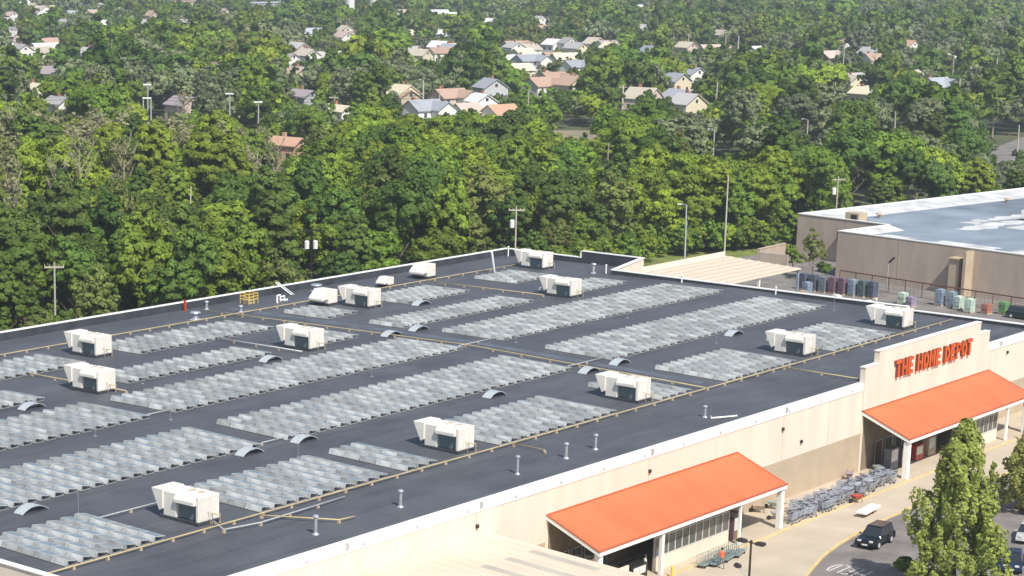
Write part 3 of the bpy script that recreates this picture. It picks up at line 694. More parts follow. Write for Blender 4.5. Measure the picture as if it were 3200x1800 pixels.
for x in (0, .8, 1.6):
    for y in (0, 1.4): b.tube([(x, y, .0), (x, y, 1.25)], .04, 6)
for z in (.55, .9, 1.25):
    b.tube([(0, 0, z), (1.6, 0, z)], .035, 6); b.tube([(0, 1.4, z), (1.6, 1.4, z)], .035, 6); b.tube([(0, 0, z), (0, 1.4, z)], .035, 6); b.tube([(1.6, 0, z), (1.6, 1.4, z)], .035, 6)
part('guard_rail', b, M['yellow_bright'], t)
b = MB(); b.box(.25, 1.35, .2, 1.2, .01, .45); part('hatch_lid', b, M['tan'], t)
t = thing('pipe_manifold', 'cluster of white bent pipes right of the yellow cage', 'pipes', (187.2, 169.0, roofz(169)))
b = MB(); b.tube([(0, 0, 0), (0, 0, .9), (.5, 0, .9), (.5, 0, .3), (1.2, -.6, .3)], .14, 8); b.tube([(.9, .3, 0), (.9, .3, .6), (1.6, .3, .6), (1.6, .3, 0)], .12, 8); part('pipe_run', b, M['white'], t)
b = MB(); b.tube([(0, 0, 0), (-.9, -.1, 2.9)], .13, 8, r1=.16); tag(part('leaning_flue', b, M['white'], None, loc=(224.5, 164.2, roofz(164))), 'white leaning flue among the far right panels', 'flue')
t = thing('roof_antenna', 'slanting grey strut rising to the back parapet behind the paired air unit', 'strut', (192.6, 171.5, roofz(171.5)))
b = MB(); b.tube([(0, 0, .1), (-1.2, 1.6, 1.6)], .07, 6); b.tube([(.4, 0, .1), (-.8, 1.6, 1.6)], .05, 6); part('strut', b, M['steel'], t)
t = thing('pipe_manifold', 'white zigzag pipes beside the right front vent', 'pipes', (167.3, 97.2, roofz(97)))
b = MB(); b.tube([(-.4, 0, .3), (-.4, .0, .1), (1.6, -1.0, .1), (2.2, -1.2, .1)], .08, 8); part('pipe_run', b, M['white'], t)
for x, y in [(131.0, 131.0), (104.2, 114.0), (122, 131.2), (158.6, 130.6), (183.6, 131.2), (205.0, 131.0), (228.0, 117.0), (129.0, 114.0), (199.5, 116), (141.0, 144.8)]:
    b = MB(); b.tube([(0, 0, 0), (0, 0, 1.9)], .014, 5); b.box(-.12, .12, -.12, .12, 0, .04)
    tag(part('lightning_rod', b, M['steel'], None, loc=(x, y, roofz(y) + .003)), 'thin grey lightning rod standing in a roof aisle between panel fields', 'rod', 'lightning rods')
for i, (x, y, z, lab) in enumerate([(234.2, 153.0, 9.0, 'pale post at the parapet jog'), (233.4, 141.0, 9.0, 'pale post on the right parapet beside the metal shed'), (233.4, 127.6, 9.0, 'pale post on the right parapet by the pallets'), (233.4, 114.2, 9.0, 'pale post on the right parapet behind the far front air unit'), (239.8, 172.9, 8.9, 'pale post in the far back corner of the roof')]):
    b = MB(); b.tube([(0, 0, -.9), (0, 0, .5)], .1, 8); b.lathe([(.14, .5), (.14, .62), (.05, .66)], seg=8)
    tag(part('parapet_post', b, M['white'], None, loc=(x - .35, y, z)), lab, 'post', 'posts along the parapet')

# ------------------------------------------------------------------ lamps and poles
t = thing('parking_lamp', 'dark twin-head lamp post standing on the car park at bottom right', 'street lamp', (130.6, 72.25, GZ))
b = MB(); b.lathe([(.35, 0), (.35, .7), (.12, .72), (.075, 9.1)], seg=10); b.lathe([(.1, 9.0), (.1, 9.28), (.02, 9.3)], seg=10); part('pole', b, M['brownmetal'], t)
for s in (-1, 1):
    b = MB(); b.tube([(0, .07 * s, 9.12), (0, .38 * s, 9.12)], .05, 6); part('arm', b, M['brownmetal'], t)
    b = MB(); b.prism([(.36 * s, 9.04), (.40 * s, 9.26), (.98 * s, 9.3), (1.12 * s, 9.2), (1.08 * s, 9.04)], -.22, .22, 'x'); hd = part('lamp_head', b, M['brownmetal'], t, bevel=.05)
    b = MB(); b.box(-.17, .17, min(.45 * s, 1.0 * s), max(.45 * s, 1.0 * s), 9.005, 9.037); part('lens', b, M['lampface'], hd)
b = MB(); b.tube([(0, .0, 6.4), (0, .55, 6.75), (0, .85, 7.1), (0, .95, 7.2)], .035, 6); part('arm', b, M['steel'], t)
b = MB(); b.prism([(.7, 7.1), (.78, 7.3), (1.15, 7.4), (1.25, 7.2), (1.0, 7.05)], -.2, .2, 'x'); part('lamp_head', b, M['brownmetal'], t, bevel=.04)

def pole_thing(x, y, h, kind, lab):
    cat = {'f': 'floodlight', 'f2': 'floodlight', 'l': 'street lamp'}.get(kind, 'utility pole')
    nm = {'f': 'floodlight_pole', 'f2': 'floodlight_pole', 'l': 'street_lamp'}.get(kind, 'utility_pole')
    dist = math.hypot(x, y); t = thing(nm, lab, cat, (x, y, GZ), R.uniform(-.2, .2) + math.atan2(y, x) + PI / 2, 'poles standing among the trees')
    r = .17 if dist < 460 else .24 if dist < 640 else .34
    m = M['black'] if kind == 'tt' else M['palepole'] if kind in 'lf' or kind == 'f2' else M['pole']
    b = MB(); b.tube([(0, 0, 0), (R.uniform(-.3, .3), 0, h)], r, 7, r1=r * .65); part('pole', b, m, t)
    if kind in ('x', 'ux', 't', 'tt', 'u'):
        b = MB(); w_ = 1.2
        b.box(-w_, w_, -.08, .08, h - .7, h - .5)
        for q in (-1, -.5, .5, 1): b.lathe([(.06, h - .5), (.05, h - .25)], (q * w_ * .95, 0), 6)
        part('crossarm', b, m, t)
    if kind in ('t', 'tt'):
        for s in ((-1, 1) if kind == 'tt' else (1,)):
            b = MB(); b.lathe([(.3, h - 3.3), (.36, h - 3.25), (.36, h - 2.2), (.2, h - 2.05)], (s * .62, -.1), 10); part('transformer', b, M['white'], t)
    if kind == 'f':
        b = MB(); b.box(-1.1, 1.1, -.3, .3, h, h + .35); part('floodlight_head', b, M['white'], t)
    if kind == 'f2':
        b = MB(); b.tube([(2.0, 0, 0), (2.0, 0, h)], .17, 7); part('pole', b, m, t)
        b = MB(); b.box(-.2, 2.2, -.3, .3, h, h + .35); part('floodlight_head', b, M['white'], t)
    if kind == 'l':
        b = MB(); b.tube([(0, 0, h - .1), (.4, 0, h + .25), (1.1, 0, h + .3)], .06, 6); part('arm', b, m, t)
        b = MB(); b.box(1.0, 1.6, -.14, .14, h + .22, h + .36); part('lamp_head', b, M['white'], t)
    return t
POLES = [(398.4, 438.8, 10, 'u'), (420.9, 429.4, 12, 'f'), (404.2, 411.0, 10, 'f2'), (411.1, 388.4, 12, 'f'), (404.6, 372.2, 11, 'f'), (451.0, 386.5, 10, 'u'), (511.3, 402.4, 11, 'l'), (489.4, 379.5, 10, 'w'), (485.4, 345.0, 12, 'w'), (538.8, 349.2, 11, 'x'), (574.3, 338.7, 11, 'w'), (439.8, 259.4, 9, 'l'), (384.1, 252.2, 10, 'w'), (297.0, 179.3, 10, 'l'), (312.3, 181.0, 13.5, 'w'), (306.8, 260.9, 9, 'w'), (266.2, 261.2, 9, 'w'), (892.0, 549.8, 11, 'u'), (893.1, 543.2, 11, 'u'), (911.4, 533.8, 12, 'u'), (896.5, 518.3, 11, 'w'), (920.5, 504.1, 12, 'w'), (807.5, 417.6, 13, 'x'), (834.4, 416.5, 11, 'w'), (798.0, 365.8, 11, 'w'), (633.3, 287.9, 12, 'w'), (601.4, 313.1, 11, 'w'), (483.8, 258.8, 9, 'l'), (525.9, 255.9, 9, 'l'), (348.5, 179.7, 11, 't'), (229.1, 200.3, 11, 'tt'), (263.3, 188.8, 12, 't'), (174.7, 194.8, 12, 'ux'), (564.3, 250.2, 9, 'l'), (522.3, 220.6, 8, 'w'), (787.7, 343.5, 11, 'w')]
PL_LAB = ['pole with crossarm at the far left edge of the woods', 'leftmost floodlight with a white head among the left trees', 'double-post floodlight beside a brown tree', 'tall floodlight right of the bare pale trunk', 'floodlight with a square white head at left centre', 'pole beside small white sheds left of centre', 'thin lamp post by the big grey-green tree', 'pale bare pole beside the white gabled house', 'tall pale pole beside the orange-roofed house', 'pole with wide crossarm by the tan house', 'tall pale pole right of the cream house with two windows', 'lamp post below the cream house with two windows', 'tall bare pole standing in mid-right woods', 'white lamp post behind the metal shed roof', 'tall pale bare pole on the grass right of the white lamp post', 'short pale pole in the centre-left woods', 'short pale pole in the left woods',
          'left of three far poles near the mauve roof', 'middle of three far poles near the mauve roof', 'right of three far poles near the mauve roof', 'far pole left of the sage trees at upper right', 'taller far pole above the sage trees', 'far pole with crossarm beside the pink brick house', 'far pole left of the orange-roofed dormer house', 'pale far pole at upper right above the treetops', 'pole among upper right sage trees', 'far pole rising left of the white blue house', 'lamp post in the right woods below the tan roof', 'lamp post further right in the right woods', 'pole with one white transformer behind the neighbouring warehouse', 'dark pole with two white transformers behind the back parapet', 'pole with white transformer behind the far roof corner', 'pole with crossarms behind the left back parapet', 'lamp post near the road at the right edge', 'pole beside the road at the right edge', 'last pale pole toward the upper right corner']
for (x, y, h, k), lab in zip(POLES, PL_LAB): pole_thing(x, y, h, k, lab)
# power lines sagging between the left poles
for i, z in enumerate((9.3, 8.6, 7.8)):
    b = MB(); A = Vector((340, 490, z + 1)); Bv = Vector((472, 372, z + 1)); P = []
    for k in range(17):
        p = A.lerp(Bv, k / 16); p.z -= 1.2 * math.sin(PI * (k % 8) / 8); P.append(p)
    b.tube(P, .05, 4)
    tag(part('power_line', b, M['cable'], None), 'sagging black power line strung across the left woods', 'power line', 'power lines over the woods')

# ------------------------------------------------------------------ neighbouring warehouse
def wl(u, v):
    """local frame of the warehouse: u along its long left wall towards the viewer, v into the building."""
    d = Vector((-.158, -.987)); q = Vector((.987, -.158)); p = Vector((306.3, 157.4)) + d * u + q * v; return p.x, p.y
def wbox(b, u0, u1, v0, v1, z0, z1, mi=0):
    c = [wl(u0, v0), wl(u0, v1), wl(u1, v1), wl(u1, v0)]
    b.hexa([(x, y, z0) for x, y in c] + [(x, y, z1) for x, y in c], mi)
wh = thing('warehouse', 'tan concrete warehouse with white-edged blue-grey flat roof at right', 'warehouse', (0, 0, 0))
wh.location = (306.3, 157.4, GZ); S1 = Vector((306.3, 157.4, GZ))
class WB(MB):
    def mesh(s, name, mats, smooth=False):
        s.v = [(x - S1.x, y - S1.y, z - S1.z) for x, y, z in s.v]; return MB.mesh(s, name, mats, smooth)
b = WB(); wbox(b, 0, 80, 0, .3, GZ, 6.9); wbox(b, 0, .3, .3, 13.5, GZ, 6.9); wbox(b, -18.0, .0, 13.2, 13.5, GZ, 6.9); wbox(b, -18.0, -17.7, 13.5, 120, GZ, 6.9); wbox(b, 79.7, 80, .3, 120, GZ, 6.9); wbox(b, -17.7, 79.7, 119.7, 120, GZ, 6.9)
part('wall', b, M['warewall'], wh)
b = WB()
for u in (11.5, 23.5, 35.5, 47): wbox(b, u, u + .12, -.04, -.003, GZ, 6.7)
part('wall_joint', b, M['tan'], wh)
b = WB(); wbox(b, .3, 79.7, .3, 13.5, 5.6, 6.3); wbox(b, -17.7, 79.7, 13.5, 119.7, 5.6, 6.3); part('roof', b, M['blueroof'], wh)
b = WB(); wbox(b, -.05, 80.05, -.06, .55, 6.9, 7.02); wbox(b, -.05, .5, .55, 13.1, 6.9, 7.02); wbox(b, -18.05, -.05, 13.1, 13.6, 6.9, 7.02); wbox(b, -18.05, -17.5, 13.6, 120, 6.9, 7.02); wbox(b, 79.5, 80, .55, 120, 6.9, 7.02)
part('coping', b, M['coping'], wh)
b = WB()
# white coated gravel stops: sloping cants inside the parapets
def wq(p): b.add(p, [(0, 1, 2, 3)])
def W3(u, v, z): return (*wl(u, v), z)
wq([W3(.3, .55, 6.88), W3(79.5, .55, 6.88), W3(79.5, 5.2, 6.32), W3(.3, 4.4, 6.32)])
wq([W3(.5, .55, 6.89), W3(.5, 13.2, 6.89), W3(3.2, 13.2, 6.33), W3(3.2, .55, 6.33)])
wq([W3(-17.5, 13.6, 6.89), W3(-17.5, 119, 6.89), W3(-11.5, 119, 6.32), W3(-11.5, 13.6, 6.32)])
wq([W3(-17.5, 13.6, 6.88), W3(0, 13.6, 6.88), W3(0, 15.2, 6.33), W3(-17.5, 15.2, 6.33)])
part('roof_edge', b, M['whiteroof'], wh)
b = WB()
for (u0, u1, v0, v1) in ((6, 9.5, 22, 48), (10, 13, 30, 70), (12, 15, 36, 95), (4, 10, 4.2, 7), (14, 24, 4.2, 8), (27, 36, 4.4, 9), (2, 5, 30, 60)):
    P = []; k = 22
    for i in range(k): P.append(W3(u0 + R.uniform(-.9, .9), v0 + (v1 - v0) * i / (k - 1), 6.31))
    for i in range(k): P.append(W3(u1 + R.uniform(-1.1, 1.1), v1 - (v1 - v0) * i / (k - 1), 6.31))
    b.add(P, [tuple(range(2 * k))])
part('roof_patch', b, M['whiteroof'], wh)
b = WB(); wbox(b, 21.6, 23.3, -1.6, -.003, GZ, 5.2); wbox(b, 24.2, 24.7, -2.0, -.003, GZ, 6.6); wbox(b, 21.4, 23.5, -1.8, -.003, 5.2, 5.4)
part('loading_stair', b, M['tan'], wh)
b = WB(); wbox(b, -9, -3, 12.0, 13.19, 3.4, 4.9); part('awning', b, M['black'], wh)
for u, v, lab in ((8.0, 42, 'white boxy air unit on the blue-grey warehouse roof'), (-8.0, 15.5, 'small tan unit at the warehouse roof step')):
    x, y = wl(u, v); t = thing('exhaust_fan', lab, 'roof fan', (x, y, 6.3), -.158, 'roof exhaust fans')
    b = MB(); b.box(-1.1, 1.1, -1.4, 1.4, .3, 1.7); part('housing', b, M['white'] if u > 0 else M['tan'], t, bevel=.05)
    b = MB(); b.box(-1.14, -1.103, -1.0, .2, .5, 1.4); part('vent_grille', b, M['black'], t)
    b = MB(); b.box(-1.2, 1.2, -1.5, 1.5, .0, .3); part('base_curb', b, M['flashing'], t)
for u, v, lab in ((-9.5, 24, 'left small mushroom vent on the white roof border'), (-9.5, 62, 'right small mushroom vent on the white roof border')):
    x, y = wl(u, v); b = MB(); b.lathe([(.3, 0), (.3, .4), (.6, .45), (.5, .7), (.05, .8)], seg=10); tag(part('mushroom_vent', b, M['tan'], None, loc=(x, y, 6.4)), lab, 'vent', 'mushroom vents on the warehouse roof')
# wall with a red rail in front of it
t = thing('yard_fence', 'dark mesh fence with red top rail in front of the warehouse', 'fence', (298.5, 152.6, GZ)); S2 = Vector((298.5, 152.6, 0))
b = MB(); dv = Vector((-8.2, -42.0, 0))
for i in range(15):
    p = dv * i / 14; b.box(p.x - .05, p.x + .05, p.y - .05, p.y + .05, 0, 2.25)
part('fence_post', b, M['fencered'], t)
b = MB(); b.tube([(0, 0, 2.3), tuple(dv + Vector((0, 0, 2.3)))], .09, 6); part('top_rail', b, M['fencered'], t)
b = MB()
for z in np.arange(.1, 2.2, .3): b.tube([(0, 0, z), tuple(dv + Vector((0, 0, z)))], .02, 4)
for i in range(60):
    p = dv * i / 59; b.tube([(p.x, p.y, .05), (p.x, p.y, 2.2)], .02, 4)
part('mesh_panel', b, M['fence'], t)
# goods wrapped on pallets
PC = {'navy': (0.09, 0.105, 0.145), 'slate': (0.15, 0.165, 0.19), 'plum': (0.17, 0.105, 0.13), 'teal': (0.09, 0.135, 0.14), 'blue': (0.22, 0.27, 0.33), 'mint': (0.48, 0.58, 0.48), 'lilac': (0.30, 0.24, 0.33), 'green': (0.13, 0.29, 0.11), 'white': (0.68, 0.68, 0.64), 'brick': (0.40, 0.16, 0.12), 'tan': (0.42, 0.32, 0.22)}
PM = {k: mat('wrap_' + k, v, 0.35, var=0.25, scale=1.5, stretch=(1, 1, .6)) for k, v in PC.items()}
def pallet(x, y, h, c, lab, wd=1.15):
    t = thing('pallet_stack', lab, 'pallet', (x, y, GZ), R.uniform(-.1, .1) - .16, 'wrapped pallets in the side yard')
    b = MB()
    for k in range(3): b.box(-.6, .6, -.6 + k * .5, -.4 + k * .5, 0, .14)
    b.box(-.6, .6, -.6, .6, .143, .18); part('pallet_base', b, M['tan'], t)
    b = MB(); z = .183; k = 0
    while z < h - .2:
        dz = min(R.uniform(.35, .5), h - z); o = R.uniform(-.03, .03); b.box(-wd / 2 + o, wd / 2 + o, -.56 + o, .56 + o, z, z + dz - .012); z += dz
    b.lathe([(.5, z), (.42, z + .09), (.1, z + .12)], seg=8)
    part('goods', b, PM[c], t, bevel=.04)
for i, (c, w_) in enumerate(zip(['navy', 'navy', 'slate', 'plum', 'plum', 'blue', 'teal', 'navy'], ['leftmost dark blue', 'second dark blue', 'slate grey', 'left plum red', 'right plum red', 'pale blue', 'dark teal', 'rightmost navy'])):
    pallet(290.2, 154.2 - 1.62 * i, 2.5, c, w_ + ' tall pallet in the close row before the warehouse')
for x, y, h, c, lab in [(288.1, 137.0, 1.9, 'mint', 'white and mint wrapped pallet left of the loading stair'), (287.0, 135.2, 1.6, 'lilac', 'lilac wrapped pallet at the foot of the loading stair'), (291.0, 132.6, 2.4, 'blue', 'pale blue stack right of the loading stair'), (291.2, 130.9, 2.2, 'blue', 'second pale blue stack further right'), (289.4, 129.0, 2.0, 'mint', 'left of two mint green pallets on the right'), (288.2, 126.8, 2.0, 'mint', 'right of two mint green pallets on the right'), (289.0, 124.6, 1.5, 'brick', 'low brick red and white pallet'), (290.3, 122.6, 1.9, 'green', 'bright green wrapped pallet at far right'),
                        (281.0, 149.5, 1.5, 'tan', 'tan bundle at the open side of the metal shed'), (277.5, 146.2, 1.6, 'white', 'white bag beside the shed corner'), (284.5, 150.6, 2.2, 'blue', 'light blue sheet stack at the shed corner'), (283.5, 145.2, 1.0, 'white', 'low white bag just over the right parapet'), (282.5, 139.5, .9, 'white', 'long low white bundle just over the right parapet')]:
    pallet(x, y, h, c, lab)
# open metal shed on the store's right side
t = thing('metal_shed', 'open shed with ribbed cream metal roof beside the store', 'shed', (241, 147, GZ))
b = MB(); zb, zf = 6.05, 5.45; W_, D_ = 34.6, 12.6
def rz(y): return zf + (zb - zf) * y / D_
b.hexa([(0, 0, rz(0)), (W_, 0, rz(0)), (W_, D_, rz(D_)), (0, D_, rz(D_)), (0, 0, rz(0) + .12), (W_, 0, rz(0) + .12), (W_, D_, rz(D_) + .12), (0, D_, rz(D_) + .12)])
rf = part('roof', b, M['lowroof'], t)
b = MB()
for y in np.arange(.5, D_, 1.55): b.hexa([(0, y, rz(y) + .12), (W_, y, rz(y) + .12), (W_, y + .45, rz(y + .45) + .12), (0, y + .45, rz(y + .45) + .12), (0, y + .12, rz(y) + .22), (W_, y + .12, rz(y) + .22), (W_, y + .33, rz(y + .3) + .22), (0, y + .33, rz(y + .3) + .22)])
part('roof_rib', b, M['shedribshade'], rf)
b = MB(); b.box(0, W_, D_, D_ + .15, rz(D_) - .2, rz(D_) + .75); part('parapet', b, M['cream'], rf)
for x in (.3, 11.5, 23, W_ - .4):
    for y in (.2, D_ - .5):
        b = MB(); b.box(x, x + .3, y, y + .3, 0, rz(y) - .01); part('post', b, PM['blue'] if x > 30 else M['coping'], t)
b = MB(); b.box(0, W_, D_ - .1, D_, 0, rz(D_) - .2); part('back_wall', b, M['warewall'], t)
# small lights and posts in the yard
t = thing('street_lamp', 'small slanted yard lamp in front of the warehouse wall', 'street lamp', (297.5, 144.2, GZ))
b = MB(); b.tube([(0, 0, 0), (0, 0, 4.6)], .06, 6); part('pole', b, M['palepole'], t)
b = MB(); b.tube([(0, -.1, 4.5), (0, -.9, 5.3)], .16, 6); part('lamp_head', b, M['black'], t)
b = MB(); b.box(0, 9.5, 0, .4, 0, 2.6); b.box(-.05, 9.55, -.05, .45, 2.6, 2.75); b.box(0, .4, -5, -.05, 0, 2.2); tag(part('retaining_wall', b, M['warewall'], None, loc=(308, 172.0, GZ), rot=(0, 0, .05)), 'grey loading wall with pale cap between shed and warehouse', 'wall')
# ------------------------------------------------------------------ foliage
def quads_mesh(name, vs, m):
    n = len(vs) // 4
    me = bpy.data.meshes.new(name)
    me.vertices.add(len(vs)); me.vertices.foreach_set('co', vs.astype(np.float32).ravel())
    me.loops.add(len(vs)); me.loops.foreach_set('vertex_index', np.arange(len(vs), dtype=np.int32))
    me.polygons.add(n); me.polygons.foreach_set('loop_start', np.arange(0, 4 * n, 4, dtype=np.int32))
    me.materials.append(m); me.update(calc_edges=True); return me
def leaf_quads(P, Nn, s):
    n = len(P)
    a = NP.normal(size=(n, 3)); t = np.cross(Nn, a); t /= np.linalg.norm(t, axis=1)[:, None] + 1e-9
    u = np.cross(Nn, t); sc = s * NP.uniform(.65, 1.35, (n, 1))
    t = t * sc; u = u * sc * .7
    bend = Nn * sc * .18
    return np.stack([P - t, P - u - bend, P + t, P + u - bend], 1).reshape(-1, 3)
def leaf_mesh(nb, r, h, s, m, per=30, base=.25, lobes=4, topw=1.0, name='crown'):
    """nb leaf clumps spread over several lobes that fill a crown of radius r between base*h and h."""
    z0 = base * h; ch = h - z0; cz = z0 + ch * .52
    LC = []
    for i in range(lobes):
        a = 2 * PI * i / lobes + NP.uniform(-.5, .5); d = r * NP.uniform(.25, .48); f = NP.uniform(-.28, .34)
        LC.append((d * math.cos(a), d * math.sin(a), cz + f * ch, r * NP.uniform(.48, .66), ch * NP.uniform(.28, .4)))
    LC.append((NP.uniform(-.15, .15) * r, NP.uniform(-.15, .15) * r, z0 + ch * .68, r * .55 * topw, ch * .34))
    VS = []
    for k in range(nb):
        lx, ly, lz, lr, lh = LC[k % len(LC)]
        d = NP.normal(size=3); d[2] = abs(d[2]) * 1.0 - .35; d /= np.linalg.norm(d)
        f = NP.uniform(.62, 1.0)
        c = np.array([lx + d[0] * lr * f, ly + d[1] * lr * f, lz + d[2] * lh * f])
        br = r * NP.uniform(.13, .25)
        q = NP.normal(size=(per, 3)); q /= np.linalg.norm(q, axis=1)[:, None]
        q[:, 2] = np.where(q[:, 2] < -.3, -q[:, 2], q[:, 2])
        P = c + q * br * NP.uniform(.6, 1.0, (per, 1)) * np.array([1, 1, .8])
        Nn = q * .9 + d * .35 + NP.normal(size=(per, 3)) * .22; Nn /= np.linalg.norm(Nn, axis=1)[:, None]
        VS.append(leaf_quads(P, Nn, s))
    V = np.concatenate(VS); V[:, 2] = np.maximum(V[:, 2], .15)
    return quads_mesh(name, V, m)
def pear_mesh(nb, r, h, s, m, per):
    """upright oval crown of ascending leaf sprays, widest a third of the way up, pointed top."""
    VS = []
    for k in range(nb):
        t = NP.uniform(0, 1) ** .85; pr = r * (1.02 * math.sin(PI * min(1, .16 + .84 * t) ** .72) ** .8 + .05)
        a = NP.uniform(0, 2 * PI); lob = 1 + .20 * math.sin(3 * a + 7 * t) + .18 * math.sin(5 * a - 13 * t + 1) - (.22 if .60 < t < .70 else 0)
        f = NP.uniform(.25, 1.0) ** .5 * lob
        c = np.array([math.cos(a) * pr * f, math.sin(a) * pr * f, .35 + (h - .6) * t])
        br = NP.uniform(.22, .6) * (1 - .25 * t)
        q = NP.normal(size=(per, 3)); q /= np.linalg.norm(q, axis=1)[:, None]
        P = c + q * np.array([br, br, br * 1.7]) * NP.uniform(.55, 1.0, (per, 1))
        out = np.array([math.cos(a), math.sin(a), .5])
        Nn = q * .8 + out * .4 + NP.normal(size=(per, 3)) * .4; Nn /= np.linalg.norm(Nn, axis=1)[:, None]
        VS.append(leaf_quads(P, Nn, s))
    V = np.concatenate(VS); V[:, 2] = np.maximum(V[:, 2], .1)
    return quads_mesh('crown', V, m)
def trunk_mesh(h, r, m, limbs=5, spread=.3, top=.72, name='trunk', wob=.15):
    b = MB(); P = [(0, 0, 0)]
    for i in range(1, 6): P.append((R.uniform(-wob, wob) * i * .4, R.uniform(-wob, wob) * i * .4, h * top * i / 5))
    b.tube(P, r, 7, r1=r * .4)
    for k in range(limbs):
        a = 2 * PI * k / limbs + R.uniform(-.4, .4); i = 2 + k % 3; s = Vector(P[i]); L_ = h * spread * R.uniform(.7, 1.2)
        e = s + Vector((math.cos(a) * L_ * .7, math.sin(a) * L_ * .7, L_ * .85)); mid = s.lerp(e, .5) + Vector((0, 0, -L_ * .06))
        b.tube([s, mid, e], r * .45, 5, r1=r * .12)
        e2 = mid + Vector((math.cos(a + .9) * L_ * .4, math.sin(a + .9) * L_ * .4, L_ * .4)); b.tube([mid, e2], r * .22, 4, r1=r * .07)
    return b.mesh(name, m)
def bare_mesh(h, r, m, n=9):
    """trunk with upward sweeping limbs and fine twigs"""
    b = MB(); b.tube([(0, 0, 0), (.1, 0, h * .35), (.0, .1, h * .6), (.15, .05, h * .92)], r, 7, r1=r * .25)
    for k in range(n):
        a = 2.4 * k; z = h * (.3 + .55 * k / n); L_ = h * R.uniform(.2, .34)
        s = Vector((.08, .05, z)); e = s + Vector((math.cos(a) * L_ * .55, math.sin(a) * L_ * .55, L_ * .9)); b.tube([s, s.lerp(e, .45) + Vector((math.cos(a) * .3, math.sin(a) * .3, -.1)), e], r * .38, 5, r1=r * .08)
        for j in range(6):
            f = R.uniform(.35, 1); p = s.lerp(e, f); a2 = a + R.uniform(-1.4, 1.4); l2 = L_ * R.uniform(.25, .5)
            b.tube([p, p + Vector((math.cos(a2) * l2 * .5, math.sin(a2) * l2 * .5, l2 * .8))], r * .14, 4, r1=r * .04)
    return b.mesh('trunk', m)
